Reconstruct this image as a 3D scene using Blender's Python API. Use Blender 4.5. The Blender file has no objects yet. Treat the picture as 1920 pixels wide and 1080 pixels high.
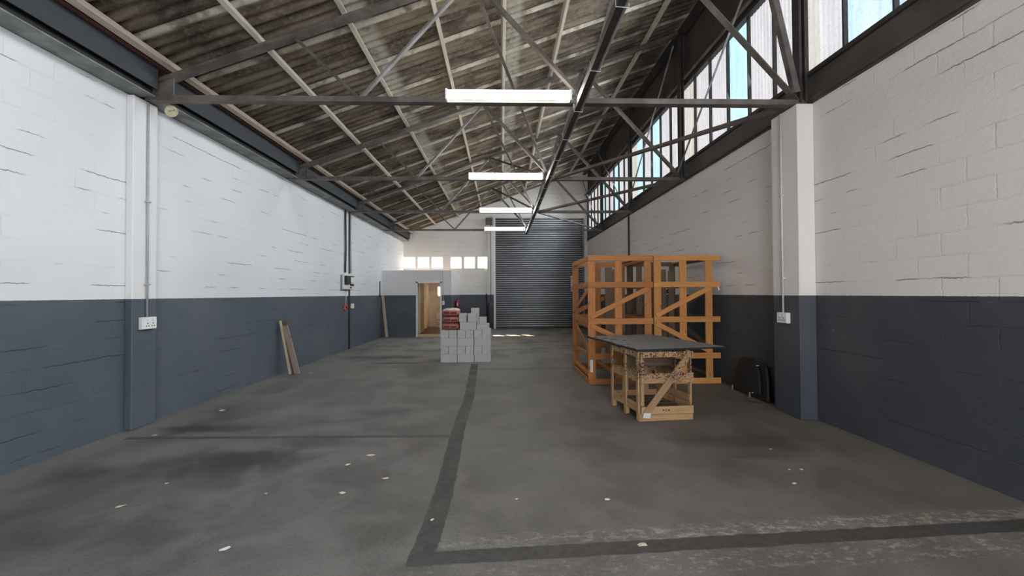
import bpy, bmesh, math, random
from mathutils import Vector, Matrix
random.seed(7)
S = bpy.context.scene
COL = S.collection

# ---------------------------------------------------------------- camera
H = 1.6126
def make_camera():
    yw, pt, rl, f = .026, .0141, .0051, 748.6
    r = Vector((math.cos(yw), -math.sin(yw), 0))
    fw = Vector((math.sin(yw)*math.cos(pt), math.cos(yw)*math.cos(pt), math.sin(pt)))
    u = r.cross(fw)
    R = r*math.cos(rl) - u*math.sin(rl)
    U = r*math.sin(rl) + u*math.cos(rl)
    cam = bpy.data.cameras.new('camera'); o = bpy.data.objects.new('camera', cam); COL.objects.link(o)
    B = -fw
    o.matrix_world = Matrix(((R.x, U.x, B.x, 0), (R.y, U.y, B.y, 0), (R.z, U.z, B.z, H), (0, 0, 0, 1)))
    cam.sensor_width = 36; cam.sensor_fit = 'HORIZONTAL'; cam.lens = 36*f/1920
    cam.clip_start = .05; cam.clip_end = 200
    S.camera = o
make_camera()

# ---------------------------------------------------------------- sky, sun, daylight, exposure
w = bpy.data.worlds.new('sky'); S.world = w; w.use_nodes = True
bg = w.node_tree.nodes['Background']
bg.inputs[0].default_value = (.80, .90, 1.0, 1); bg.inputs[1].default_value = 2.6

def lamp(name, kind, loc, rot, energy, color, **kw):
    l = bpy.data.lights.new(name, kind); l.energy = energy; l.color = color
    for k, v in kw.items(): setattr(l, k, v)
    o = bpy.data.objects.new(name, l); o.location = loc; o.rotation_euler = rot; COL.objects.link(o)
    return o
sd = Vector((1.95, -3.25, -3.1))
sun = lamp('sun', 'SUN', (-6, 30, 14), (0, 0, 0), 30.0, (1.0, .85, .64), angle=.01)
sun.rotation_euler = sd.to_track_quat('-Z', 'Y').to_euler()
# area light added in an unseen doorway behind the camera to brighten the room
lamp('added_doorway_light', 'AREA', (1.0, -3.35, 2.35), (math.radians(90), 0, math.radians(6)), 165, (.96, .97, 1.0), shape='RECTANGLE', size=3.8, size_y=4.2)

# sky light beamed in through each bay of the clerestory glazing
for ya_, yb_ in ((-3.3, 1.5), (1.6, 4.9), (5.1, 8.35), (8.5, 11.75), (11.95, 15.1), (15.4, 18.4)):
    gl_ = lamp('daylight_clerestory', 'AREA', (3.985, (ya_+yb_)/2, 5.28), (0, 0, 0), 56*(yb_-ya_)/3.2, (.84, .92, 1.0), shape='RECTANGLE', size=yb_-ya_, size_y=1.55, spread=math.radians(104))
    gl_.rotation_euler = Matrix(((0, .28, .96), (1, 0, 0), (0, .96, -.28))).to_euler() if False else Vector((-.94, 0, -.34)).to_track_quat('-Z', 'Z').to_euler()
vs = S.view_settings
vs.view_transform = 'Standard'; vs.look = 'None'; vs.gamma = 1; vs.use_curve_mapping = False
vs.exposure = .80
S.cycles.use_denoising = True
S.cycles.max_bounces = 10; S.cycles.diffuse_bounces = 6; S.cycles.sample_clamp_indirect = 6

# ---------------------------------------------------------------- node helpers
class NT:
    def __init__(s, name):
        m = bpy.data.materials.new(name); m.use_nodes = True; s.m = m; s.t = m.node_tree
        s.b = s.t.nodes['Principled BSDF']; s.out = s.t.nodes['Material Output']
    def n(s, typ, ins=None, **props):
        nd = s.t.nodes.new(typ)
        for k, v in props.items(): setattr(nd, k, v)
        for k, v in (ins or {}).items(): s.set(nd.inputs[k], v)
        return nd
    def set(s, sock, v):
        if isinstance(v, bpy.types.NodeSocket): s.t.links.new(v, sock)
        else:
            if hasattr(sock, 'default_value'):
                if isinstance(v, (tuple, list)) and len(v) == 3 and sock.type == 'RGBA': v = (*v, 1)
                sock.default_value = v
    def math(s, op, a, b=0.0, c=0.0, clamp=False):
        nd = s.n('ShaderNodeMath', {0: a, 1: b, 2: c}, operation=op, use_clamp=clamp); return nd.outputs[0]
    def mix(s, f, a, b, mode='MIX'):
        nd = s.n('ShaderNodeMix', data_type='RGBA', blend_type=mode)
        s.set(nd.inputs[0], f); s.set(nd.inputs[6], a); s.set(nd.inputs[7], b); return nd.outputs[2]
    def sm(s, v, a, b, lo=0.0, hi=1.0):
        nd = s.n('ShaderNodeMapRange', {0: v, 1: a, 2: b, 3: lo, 4: hi}, interpolation_type='SMOOTHSTEP'); return nd.outputs[0]
    def co(s, kind='Object'):
        return s.n('ShaderNodeTexCoord').outputs[kind]
    def pos(s):
        return s.n('ShaderNodeNewGeometry').outputs['Position']
    def sep(s, v):
        o = s.n('ShaderNodeSeparateXYZ', {0: v}).outputs; return o[0], o[1], o[2]
    def comb(s, x, y, z=0.0):
        return s.n('ShaderNodeCombineXYZ', {0: x, 1: y, 2: z}).outputs[0]
    def scale(s, v, sc):
        return s.n('ShaderNodeMapping', {0: v, 3: sc}).outputs[0]
    def noise(s, v, sc, det=4.0, rough=.55, dist=0.0):
        return s.n('ShaderNodeTexNoise', {'Vector': v, 'Scale': sc, 'Detail': det, 'Roughness': rough, 'Distortion': dist}).outputs[0]
    def bump(s, h, strength=.5, dist=.01):
        o = s.n('ShaderNodeBump', {'Height': h, 'Strength': strength, 'Distance': dist}).outputs[0]
        s.set(s.b.inputs['Normal'], o)
    def base(s, c, rough=.7, metal=0.0, spec=None):
        s.set(s.b.inputs['Base Color'], c); s.set(s.b.inputs['Roughness'], rough); s.set(s.b.inputs['Metallic'], metal)
        if spec is not None: s.set(s.b.inputs['Specular IOR Level'], spec)
        return s.m

def simple(name, col, rough=.6, metal=0.0, var=.12, sc=8.0, bump=0.0):
    t = NT(name); v = t.co()
    n = t.noise(v, sc, 5)
    f = t.sm(n, .3, .7)
    c = t.mix(f, tuple(x*(1-var) for x in col), tuple(min(1, x*(1+var)) for x in col))
    if bump: t.bump(n, bump, .01)
    return t.base(c, rough, metal)

WHITE = (.76, .745, .73); SLATE = (.072, .083, .103)
PAINT_Z = 1.5707
def wall_mat(name, axis, blocks=True, white=WHITE, slate=SLATE, zsplit=PAINT_Z, crack=1.0):
    t = NT(name); P = t.pos(); x, y, z = t.sep(P)
    u = y if axis == 'y' else x
    wob = t.noise(P, 2.3, 3)
    fine = t.noise(P, 22, 4)
    uu = t.math('ADD', u, t.math('MULTIPLY', t.math('SUBTRACT', fine, .5), .035))
    zz = t.math('ADD', z, t.math('MULTIPLY', t.math('SUBTRACT', fine, .5), .032))
    zz = t.math('ADD', zz, t.math('MULTIPLY', t.math('SUBTRACT', wob, .5), .03))
    edge = t.math('ADD', z, t.math('MULTIPLY', t.math('SUBTRACT', t.noise(P, 30, 2), .5), .008))
    isw = t.math('GREATER_THAN', edge, zsplit)
    col = t.mix(isw, slate, white)
    big = t.noise(P, .7, 4)
    col = t.mix(t.sm(big, .35, .75, 0, .10), col, (.42, .38, .34))
    # scuffs and flaked spots
    sp = t.noise(P, 9, 2, .4)
    col = t.mix(t.sm(sp, .80, .82, 0, .5), col, (.6, .6, .58))
    h = t.math('ADD', t.math('MULTIPLY', fine, .35), t.math('MULTIPLY', t.noise(P, 6, 4, .6), .55))
    if blocks:
        br = t.n('ShaderNodeTexBrick', {'Vector': t.comb(uu, t.math('ADD', zz, .1256), 0), 'Color1': (1, 1, 1), 'Color2': (.95, .95, .95), 'Mortar': (.93, .93, .93),
                 'Scale': 1.0, 'Mortar Size': .009, 'Mortar Smooth': .6, 'Bias': 0.0, 'Brick Width': .413, 'Row Height': .2064}, offset=.5)
        mort = br.outputs['Fac']
        g = t.noise(P, 1.6, 4, .6)
        vis = t.sm(g, .48, .62, .12, 1)
        h = t.math('SUBTRACT', h, t.math('MULTIPLY', t.math('MULTIPLY', mort, vis), .30))
        h = t.math('ADD', h, t.math('MULTIPLY', t.n('ShaderNodeSeparateColor', {0: br.outputs['Color']}).outputs[0], .35))
        # thin dirty cracks under some bed joints
        row = t.math('DIVIDE', t.math('ADD', zz, .1256), .2064)
        fr = t.math('FRACT', row)
        near = t.math('MINIMUM', fr, t.math('SUBTRACT', 1.0, fr))
        cr = t.math('SUBTRACT', 1.0, t.sm(near, .008, .034))
        seg = t.noise(t.comb(t.math('MULTIPLY', u, 1.4), t.math('MULTIPLY', t.math('ROUND', row), 7.3), 0), 1.0, 2)
        cr = t.math('MULTIPLY', cr, t.sm(seg, .52, .60, 0, crack))
        col = t.mix(t.math('MULTIPLY', cr, .8), col, t.mix(isw, (.04, .046, .06), (.19, .175, .165)))
        h = t.math('SUBTRACT', h, t.math('MULTIPLY', cr, .5))
        sj = t.math('MULTIPLY', mort, t.sm(t.noise(P, 3.1, 3), .5, .75, 0, .14))
        col = t.mix(sj, col, (.33, .32, .31))
    t.bump(h, .7, .012)
    return t.base(col, .62, 0, .35)

def steel_mat(name, col, dark, rough=.5):
    t = NT(name); P = t.pos()
    n = t.noise(P, 3.5, 5, .6); m = t.noise(P, 28, 4)
    c = t.mix(t.sm(n, .35, .68), dark, col)
    c = t.mix(t.sm(m, .58, .75, 0, .35), c, (.16, .09, .06))
    t.bump(m, .15, .004)
    return t.base(c, rough, .15)

def wood_mat(name, c1, c2, dark, splat=False, zlo=0, zhi=1):
    t = NT(name); v = t.co()
    rnd = t.n('ShaderNodeObjectInfo').outputs['Random']
    off = t.math('MULTIPLY', rnd, 37.0)
    x, y, z = t.sep(v)
    vv = t.comb(t.math('ADD', t.math('MULTIPLY', x, 1.1), off), t.math('MULTIPLY', y, 11), t.math('MULTIPLY', z, 11))
    g = t.noise(vv, 3.0, 6, .6, .6)
    rings = t.n('ShaderNodeTexWave', {'Vector': vv, 'Scale': 1.3, 'Distortion': 5.0, 'Detail': 3.0, 'Detail Scale': 1.4}, bands_direction='Y').outputs[1]
    c = t.mix(t.sm(g, .3, .7), c1, c2)
    c = t.mix(t.math('MULTIPLY', rings, .28), c, dark)
    c = t.mix(t.math('MULTIPLY', t.math('SUBTRACT', rnd, .2, clamp=True), .55), c, tuple(a*.62 for a in c1))
    kn = t.n('ShaderNodeTexVoronoi', {'Vector': t.comb(t.math('ADD', t.math('MULTIPLY', x, 3.0), off), t.math('MULTIPLY', y, 9), t.math('MULTIPLY', z, 9)), 'Scale': 1.0}).outputs[0]
    c = t.mix(t.sm(kn, .09, .14, .75, 0), c, dark)
    h = g
    if splat:
        P = t.pos(); zz = t.sep(P)[2]
        s1 = t.noise(t.scale(P, (1, 1, .7)), 72, 2, .5, .5)
        band = t.math('MULTIPLY', t.sm(zz, zlo, zlo+.25), 1.0)
        patch = t.math('MULTIPLY', t.math('SUBTRACT', t.noise(P, 5, 2), .5), .35)
        thr = t.math('SUBTRACT', t.math('SUBTRACT', .74, patch), t.math('MULTIPLY', band, .20))
        mk = t.math('GREATER_THAN', s1, thr)
        mk = t.math('MULTIPLY', mk, band)
        c = t.mix(mk, c, (.022, .013, .010))
    t.bump(h, .3, .004)
    return t.base(c, .68, 0, .3)

# ---------------------------------------------------------------- materials
M = {}
M['wall_y'] = wall_mat('painted_block_left', 'y', white=(.74, .745, .75), slate=(.076, .093, .114))  # brighter, bluer copy of the wall paint: this side's light is in the colour
M['wall_r'] = wall_mat('painted_block_right', 'y', white=(.75, .705, .68), slate=(.048, .053, .063))  # warmer, darker copy of the wall paint: this side's dimmer light is in the colour
M['wall_x'] = wall_mat('painted_block_end', 'x', white=(.80, .76, .72), crack=.9)
M['plaster'] = wall_mat('painted_plaster', 'x', blocks=False, white=(.70, .69, .69))
M['pil'] = wall_mat('painted_pilaster_left', 'y', blocks=False, slate=(.076, .093, .114))  # slate shares the light-tinted tone of the left wall
M['pil_r'] = wall_mat('painted_pilaster_right', 'y', blocks=False, white=(.80, .74, .70), slate=(.054, .060, .074))  # right side's warm light and dim slate put into the pilaster colour
M['steel'] = steel_mat('truss_steel', (.165, .138, .118), (.085, .070, .060))
M['steel_dark'] = steel_mat('dark_steel', (.055, .046, .042), (.032, .027, .025))
M['steel_light'] = steel_mat('grey_steel', (.27, .26, .26), (.17, .16, .155))
M['galv'] = steel_mat('weathered_gutter_underside', (.30, .31, .30), (.17, .175, .17), .7)
M['gutter_in'] = simple('dark_gutter_side', (.032, .036, .040), .55)
M['brown_board'] = simple('brown_fascia_board', (.055, .041, .036), .7, var=.3, sc=2)
M['lintel'] = simple('brown_valley_flashing', (.075, .064, .058), .65, var=.3, sc=1.5)
M['purlin'] = wood_mat('whitewashed_purlin_timber', (.50, .44, .36), (.64, .58, .48), (.18, .13, .10))
M['purlin_red'] = wood_mat('stained_eaves_timber', (.40, .32, .26), (.50, .42, .34), (.16, .08, .06))
M['wood_o'] = wood_mat('orange_pine', (.55, .225, .060), (.70, .33, .100), (.22, .08, .03))
M['wood_r'] = wood_mat('reddish_pine', (.42, .160, .048), (.56, .240, .078), (.17, .06, .03))
M['wood_b'] = wood_mat('brown_weathered_board', (.115, .075, .047), (.19, .125, .08), (.05, .03, .02))
M['wood_g'] = wood_mat('grey_brown_board', (.22, .15, .095), (.33, .235, .16), (.10, .065, .04))
M['wood_p'] = wood_mat('pale_grey_plank', (.30, .235, .175), (.42, .34, .26), (.14, .10, .07))
M['wood_l'] = wood_mat('light_plank', (.56, .43, .30), (.66, .53, .39), (.3, .2, .12))
M['wood_s'] = wood_mat('splattered_pine', (.36, .215, .105), (.50, .32, .17), (.18, .09, .04), True, .34)
M['wood_c'] = wood_mat('clean_crate_pine', (.42, .245, .115), (.56, .35, .18), (.18, .09, .04))
M['white_metal'] = simple('white_enamel', (.72, .71, .68), .35, var=.05)
M['white_plastic'] = simple('white_plastic', (.78, .78, .76), .4, var=.05, sc=20)
M['black'] = simple('black_plastic', (.008, .008, .009), .45)
M['black_cloth'] = simple('black_padding', (.011, .010, .011), .8, bump=.3, sc=30)
M['red'] = simple('red_enamel', (.35, .012, .02), .3)
M['orange'] = simple('orange_plastic', (.50, .13, .06), .5)
M['cream'] = simple('cream_plaster', (.82, .70, .54), .8, var=.06, sc=3)
M['brownfloor'] = simple('brown_tiled_floor', (.22, .11, .07), .5)
M['yellowed'] = simple('yellowed_timber', (.55, .42, .22), .6)
M['porcelain'] = simple('porcelain', (.8, .78, .7), .15, var=.02)
M['conduit_w'] = simple('painted_conduit', (.62, .60, .58), .5)
M['conduit_g'] = simple('grey_conduit', (.40, .40, .41), .5)
M['conduit_d'] = simple('dark_conduit', (.05, .052, .06), .5)
M['paper'] = simple('pale_litter', (.62, .58, .44), .8, var=.2, sc=40)
M['paperw'] = simple('white_litter', (.74, .73, .68), .8, var=.15, sc=40)
M['disc'] = simple('cream_disc', (.62, .54, .36), .7, var=.15, sc=20)
M['ink'] = simple('dark_ink', (.03, .025, .02), .7)
M['felt'] = simple('grey_roofing_felt_top', (.19, .182, .178), .85, var=.15, sc=12, bump=.2)
M['felt_edge'] = simple('black_felt_edge', (.012, .012, .014), .8, bump=.3)
M['bag'] = simple('brick_red_paper_sack', (.33, .13, .095), .8, var=.18, sc=9, bump=.4)
M['bag_top'] = simple('pale_sack_top', (.55, .45, .36), .8, var=.25, sc=14, bump=.4)
M['bag_print'] = simple('dark_red_print', (.14, .022, .022), .8, var=.3, sc=30)
M['tape'] = simple('white_tape', (.62, .6, .56), .6)
M['film'] = simple('dirty_wrapping_film', (.30, .26, .22), .6, var=.5, sc=14, bump=.5)

def block_mat():
    t = NT('grey_concrete_block'); v = t.co()
    r = t.n('ShaderNodeObjectInfo').outputs['Random']
    n = t.noise(v, 45, 4, .7); m = t.noise(v, 6, 3)
    c = t.mix(t.sm(n, .3, .7), (.38, .375, .365), (.54, .53, .51))
    c = t.mix(t.math('MULTIPLY', r, .35), c, (.36, .36, .345))
    c = t.mix(t.sm(m, .6, .8, 0, .3), c, (.5, .5, .49))
    t.bump(n, .5, .004)
    return t.base(c, .9, 0, .2)
M['block'] = block_mat()

def tube_mat():
    t = NT('lit_fluorescent_tube')
    t.set(t.b.inputs['Emission Color'], (1, .97, .88)); t.set(t.b.inputs['Emission Strength'], 23.0)
    return t.base((.9, .9, .9), .4)
M['tube'] = tube_mat()

def pane_mat(name, c1, c2, e, ribs):
    """daylit translucent sheet: lit from outside by the sky"""
    t = NT(name); P = t.pos(); x, y, z = t.sep(P)
    n = t.noise(t.scale(P, (1, 3.2, .45)), 2.2, 5, .65)
    g = t.noise(P, 26, 3, .6)
    c = t.mix(t.sm(n, .30, .72), c1, c2)
    c = t.mix(t.sm(g, .5, .7, 0, .45), c, tuple(a*.6 for a in c1))
    if ribs:
        wv = t.math('SINE', t.math('MULTIPLY', y, 2*math.pi/.075))
        c = t.mix(t.sm(wv, .2, 1.0, 0, .30), c, tuple(a*.55 for a in c1))
    t.set(t.b.inputs['Emission Color'], c); t.set(t.b.inputs['Emission Strength'], e)
    return t.base((.35, .36, .38), .5)
M['sheet'] = pane_mat('translucent_ribbed_sheet', (.78, .76, .80), (1.0, .99, 1.02), .50, True)
M['sheet2'] = pane_mat('stained_translucent_sheet', (.76, .72, .64), (1.0, .97, .95), .50, True)
M['cyan'] = pane_mat('pale_blue_glass_pane', (.42, .78, .90), (.72, .96, 1.0), .62, False)
M['blueglass'] = pane_mat('sky_blue_glass_pane', (.48, .72, .98), (.80, .93, 1.0), .62, False)

def clear_mat():
    t = NT('small_window_glass')
    tr = t.n('ShaderNodeBsdfTransparent', {0: (1, .97, .93, 1)}); gl = t.n('ShaderNodeBsdfGlossy', {0: (.8, .8, .8, 1), 1: .1})
    mx = t.n('ShaderNodeMixShader', {0: .06, 1: tr.outputs[0], 2: gl.outputs[0]})
    t.t.links.new(mx.outputs[0], t.out.inputs[0]); return t.m
M['glass'] = clear_mat()

def roof_mat():
    t = NT('weathered_corrugated_fibre_cement'); P = t.pos(); x, y, z = t.sep(P)
    v = t.comb(t.math('MULTIPLY', x, .55), t.math('MULTIPLY', y, 3.0), 0)
    n = t.noise(v, 1.9, 6, .62)
    f = t.noise(P, 17, 5, .65)
    # every sheet is about 0.9 m wide: own tint and a paler lapped edge
    sh = t.math('DIVIDE', y, .90)
    cell = t.math('FLOOR', sh); fr = t.math('FRACT', sh)
    wn = t.n('ShaderNodeTexWhiteNoise', {'Vector': t.comb(cell, t.math('FLOOR', t.math('DIVIDE', t.math('ADD', x, 4.1), 2.06)), 0)}, noise_dimensions='3D').outputs[0]
    c = t.mix(t.sm(n, .33, .64), (.058, .041, .028), (.245, .195, .145))
    c = t.mix(t.sm(f, .45, .75, 0, .55), c, (.30, .265, .21))
    c = t.mix(t.math('MULTIPLY', wn, .35), c, (.11, .085, .06))
    lap = t.math('SUBTRACT', 1.0, t.sm(t.math('ABSOLUTE', t.math('SUBTRACT', fr, .09)), .055, .10))
    lap = t.math('MULTIPLY', lap, t.sm(t.noise(P, 2.2, 4, .7), .34, .55, .15, .9))
    c = t.mix(lap, c, (.60, .55, .45))
    line = t.math('SUBTRACT', 1.0, t.sm(t.math('ABSOLUTE', t.math('SUBTRACT', fr, .012)), .004, .014))
    c = t.mix(t.math('MULTIPLY', line, .8), c, (.015, .011, .008))
    # lime bloom each side of the lapped sheet ends
    for xc in (-1.88, .22):
        d = t.math('ABSOLUTE', t.math('SUBTRACT', x, xc))
        bl = t.math('MULTIPLY', t.sm(d, .06, .20, 1, 0), t.sm(t.noise(P, 5, 4), .25, .5))
        c = t.mix(t.math('MULTIPLY', bl, .75), c, (.40, .38, .31))
    # damp black growth in patches
    dk = t.noise(t.comb(t.math('MULTIPLY', x, 1.0), t.math('MULTIPLY', y, 1.6), 3.0), 1.3, 5, .6)
    c = t.mix(t.sm(dk, .52, .68, 0, .75), c, (.035, .028, .022))
    t.bump(f, .4, .006)
    return t.base(c, .9, 0, .15)
M['roof'] = roof_mat()

def floor_mat():
    t = NT('worn_asphalt_floor'); P = t.pos(); x, y, z = t.sep(P)
    xy = t.comb(x, y, 0)
    big = t.noise(xy, .42, 5, .6); med = t.noise(xy, 1.5, 6, .65, .3); fine = t.noise(xy, 120, 4, .75); mid = t.noise(xy, 14, 4, .7)
    c = t.mix(t.sm(med, .36, .64), (.098, .089, .081), (.185, .171, .157))
    c = t.mix(t.sm(t.noise(t.comb(t.math('MULTIPLY', x, .45), y, 0), 1.1, 5, .7), .48, .66, 0, .45), c, (.095, .084, .075))
    c = t.mix(t.sm(big, .40, .66, 0, .5), c, (.19, .178, .163))
    # browner towards the right hand side where the old surface shows
    br = t.math('MULTIPLY', t.sm(x, .3, 3.2), t.sm(t.noise(xy, .9, 3), .25, .6, .4, 1))
    c = t.mix(t.math('MULTIPLY', br, .5), c, (.19, .15, .115))
    c = t.mix(t.sm(fine, .52, .74, 0, .50), c, (.27, .255, .235))
    c = t.mix(t.sm(fine, .48, .30, 0, .55), c, (.04, .037, .035))
    c = t.mix(t.sm(mid, .66, .8, 0, .35), c, (.24, .22, .2))
    pale = t.math('MULTIPLY', t.sm(y, 5.5, 13.0), t.sm(t.noise(xy, .8, 5, .65), .36, .56))  # far floor lightened in its colour to make up for the dim light there
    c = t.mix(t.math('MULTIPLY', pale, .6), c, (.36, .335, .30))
    gr = t.noise(xy, 48, 3, .7)
    c = t.mix(t.sm(gr, .56, .72, 0, .30), c, (.28, .265, .245))
    c = t.mix(t.sm(gr, .44, .30, 0, .45), c, (.035, .032, .030))
    # oil stains
    for (sx, sy, rx, ry, a) in ((-2.5, 4.05, .8, .30, .75), (-3.7, 4.95, .75, .16, .7), (-3.3, 3.8, 1.1, .25, .4), (-3.0, 10.3, 1.6, .35, .45), (-2.4, 9.4, .7, .09, .7), (-1.6, 11.5, 1.4, .5, .3), (-3.5, 2.7, 1.2, .5, .3), (-1.9, 4.4, .5, .25, .35), (2.6, 4.2, .9, .5, .35), (1.8, 5.2, .6, .3, .4), (.2, 11.5, .8, .3, .35), (1.0, 13.2, .7, .2, .4), (-3.6, 12.6, .6, .4, .3)):
        dx = t.math('DIVIDE', t.math('SUBTRACT', x, sx), rx); dy = t.math('DIVIDE', t.math('SUBTRACT', y, sy), ry)
        d = t.math('SQRT', t.math('ADD', t.math('MULTIPLY', dx, dx), t.math('MULTIPLY', dy, dy)))
        d = t.math('ADD', d, t.math('MULTIPLY', t.math('SUBTRACT', med, .5), 1.6))
        c = t.mix(t.sm(d, .25, 1.15, a, 0), c, (.036, .030, .027))
    # chalky worn bands along the left wall
    el = t.math('ADD', x, t.math('MULTIPLY', t.math('SUBTRACT', med, .5), .5))
    c = t.mix(t.sm(el, -4.32, -3.95, .45, 0), c, (.26, .25, .23))
    # pale scraped bands beside the trench across the front
    def yc(xx):
        return t.math('ADD', t.math('MULTIPLY', xx, .0525), 2.495)
    dY = t.math('SUBTRACT', y, yc(x))
    sc1 = t.noise(t.comb(t.math('MULTIPLY', x, 4.5), t.math('MULTIPLY', y, 9.0), 0), 2.2, 6, .85)
    up = t.math('MULTIPLY', t.sm(t.math('ABSOLUTE', t.math('SUBTRACT', dY, .125)), .02, .13, 1, 0), t.sm(sc1, .47, .62))
    dn = t.math('MULTIPLY', t.sm(t.math('ABSOLUTE', t.math('ADD', dY, .17)), .03, .17, 1, 0), t.sm(sc1, .50, .66))
    rx_ = t.math('MULTIPLY', t.sm(x, -.45, 2.2, .35, 1), t.math('GREATER_THAN', x, -.55))
    c = t.mix(t.math('MULTIPLY', t.math('MAXIMUM', up, dn), t.math('MULTIPLY', rx_, .8)), c, (.48, .45, .37))
    # filled trenches
    mask = None
    wn = t.math('MULTIPLY', t.math('SUBTRACT', t.noise(xy, 9, 3), .5), .035)
    def add(m):
        nonlocal mask
        mask = m if mask is None else t.math('MAXIMUM', mask, m)
    fc = t.n('ShaderNodeFloatCurve', {0: 1.0, 1: t.math('DIVIDE', y, 10.0)})
    cu = fc.mapping.curves[0]
    pts = [(.2411, .0), (.2886, .485), (.331, .482), (.3824, .493), (.4613, .520), (.5429, .525), (.6105, .515), (.7182, .55), (.9183, .625)]
    pts[0] = (.2411, .50)
    cu.points[0].location = (0, .50); cu.points[1].location = (1, .64)
    for a, b in pts: cu.points.new(a, b)
    fc.mapping.update()
    xcen = t.math('MULTIPLY', fc.outputs[0], -1.0)
    dm = t.math('ABSOLUTE', t.math('ADD', t.math('SUBTRACT', x, xcen), wn))
    m1 = t.math('MULTIPLY', t.sm(dm, .072, .084, 1, 0), t.math('MULTIPLY', t.math('GREATER_THAN', y, 2.40), t.math('LESS_THAN', y, 9.2)))
    add(m1)
    m2 = t.math('MULTIPLY', t.sm(t.math('ABSOLUTE', t.math('ADD', dY, wn)), .058, .070, 1, 0), t.math('GREATER_THAN', x, -.58)); add(m2)
    d3 = t.math('ABSOLUTE', t.math('SUBTRACT', t.math('ADD', y, wn), t.math('ADD', 4.555, t.math('MULTIPLY', x, -.022))))
    m3 = t.math('MULTIPLY', t.sm(d3, .03, .045, .8, 0), t.math('MULTIPLY', t.math('LESS_THAN', x, -.55), t.math('GREATER_THAN', x, -4.25))); add(m3)
    d4 = t.math('ABSOLUTE', t.math('SUBTRACT', y, 8.58))
    m4 = t.math('MULTIPLY', t.sm(d4, .02, .05, .85, 0), t.math('GREATER_THAN', x, -.55)); add(m4)
    tr = t.mix(t.sm(mid, .3, .7), (.058, .052, .048), (.085, .077, .071))
    tr = t.mix(t.sm(fine, .6, .8, 0, .4), tr, (.13, .12, .11))
    c = t.mix(mask, c, tr)
    h = t.math('ADD', t.math('MULTIPLY', fine, .7), t.math('MULTIPLY', mid, .22))
    h = t.math('SUBTRACT', h, t.math('MULTIPLY', mask, .6))
    t.bump(h, .45, .007)
    return t.base(c, t.sm(med, .3, .7, .52, .8), 0, .42)
M['floor'] = floor_mat()

def slat_mat():
    t = NT('galvanised_roller_slats'); P = t.pos(); x, y, z = t.sep(P)
    n = t.noise(t.comb(t.math('MULTIPLY', x, .6), 0.0, t.math('MULTIPLY', z, 2)), 2, 4)
    c = t.mix(t.sm(n, .3, .7), (.50, .53, .57), (.62, .65, .69))
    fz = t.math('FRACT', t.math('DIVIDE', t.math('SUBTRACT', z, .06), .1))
    c = t.mix(t.sm(t.math('ABSOLUTE', t.math('SUBTRACT', fz, .5)), .20, .34, 0, .86), c, (.035, .035, .04))  # shade of the slat grooves painted in as dark bands
    return t.base(c, .42, .2)
M['slat'] = slat_mat()

# ---------------------------------------------------------------- object helpers
LOC = {}
def finish(bm, name, mat, parent=None, loc=None, smooth=False, bevel=0.0, label=None, cat=None, group=None, kind=None, recalc=True):
    """link a world-space bmesh as ONE object whose origin sits at loc (default: middle of its foot)"""
    if recalc: bmesh.ops.recalc_face_normals(bm, faces=bm.faces)
    if loc is None:
        vs_ = [v.co for v in bm.verts]
        mn = [min(v[i] for v in vs_) for i in range(3)]; mx = [max(v[i] for v in vs_) for i in range(3)]
        loc = Vector(((mn[0]+mx[0])/2, (mn[1]+mx[1])/2, mn[2]))
    loc = Vector(loc)
    bmesh.ops.translate(bm, verts=bm.verts, vec=-loc)
    me = bpy.data.meshes.new(name); bm.to_mesh(me); bm.free()
    if smooth:
        for p in me.polygons: p.use_smooth = True
    o = bpy.data.objects.new(name, me); COL.objects.link(o)
    for m in (mat if isinstance(mat, (list, tuple)) else [mat]): me.materials.append(m)
    LOC[o] = loc
    if parent is not None:
        o.parent = parent; o.location = loc - LOC[parent]
    else: o.location = loc
    if bevel:
        b = o.modifiers.new('bevel', 'BEVEL'); b.width = bevel; b.segments = 1; b.limit_method = 'ANGLE'
    tag(o, label, cat, group, kind)
    return o
def tag(o, label=None, cat=None, group=None, kind=None):
    if label: o['label'] = label
    if cat: o['category'] = cat
    if group: o['group'] = group
    if kind: o['kind'] = kind
def thing(name, label, cat, loc=(0, 0, 0), group=None, kind=None):
    o = bpy.data.objects.new(name, None); COL.objects.link(o); o.location = loc; LOC[o] = Vector(loc)
    o.empty_display_size = .1
    tag(o, label, cat, group, kind); return o
def BM(): return bmesh.new()
def box(bm, x0, x1, y0, y1, z0, z1, mi=0):
    vs_ = [bm.verts.new((x, y, z)) for z in (z0, z1) for y in (y0, y1) for x in (x0, x1)]
    for f in ((0, 2, 3, 1), (4, 5, 7, 6), (0, 1, 5, 4), (2, 6, 7, 3), (0, 4, 6, 2), (1, 3, 7, 5)):
        fc = bm.faces.new([vs_[i] for i in f]); fc.material_index = mi
    return vs_
def frame(p, q, up=(0, 0, 1)):
    p, q = Vector(p), Vector(q); d = (q-p); L = d.length; d.normalize()
    up = Vector(up)
    if abs(d.dot(up)) > .98: up = Vector((0, 1, 0))
    s = d.cross(up).normalized(); u = s.cross(d).normalized()
    return d, s, u, L
def extrude_profile(bm, p, q, prof, up=(0, 0, 1), mi=0, closed=True):
    """prof: list of (side, up) points"""
    d, s, u, L = frame(p, q, up); p, q = Vector(p), Vector(q)
    a = [bm.verts.new(p + s*x + u*y) for x, y in prof]; b = [bm.verts.new(q + s*x + u*y) for x, y in prof]
    n = len(prof)
    for i in range(n if closed else n-1):
        j = (i+1) % n
        f = bm.faces.new((a[i], a[j], b[j], b[i])); f.material_index = mi
    if closed:
        bm.faces.new(a[::-1]).material_index = mi; bm.faces.new(b).material_index = mi
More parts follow.
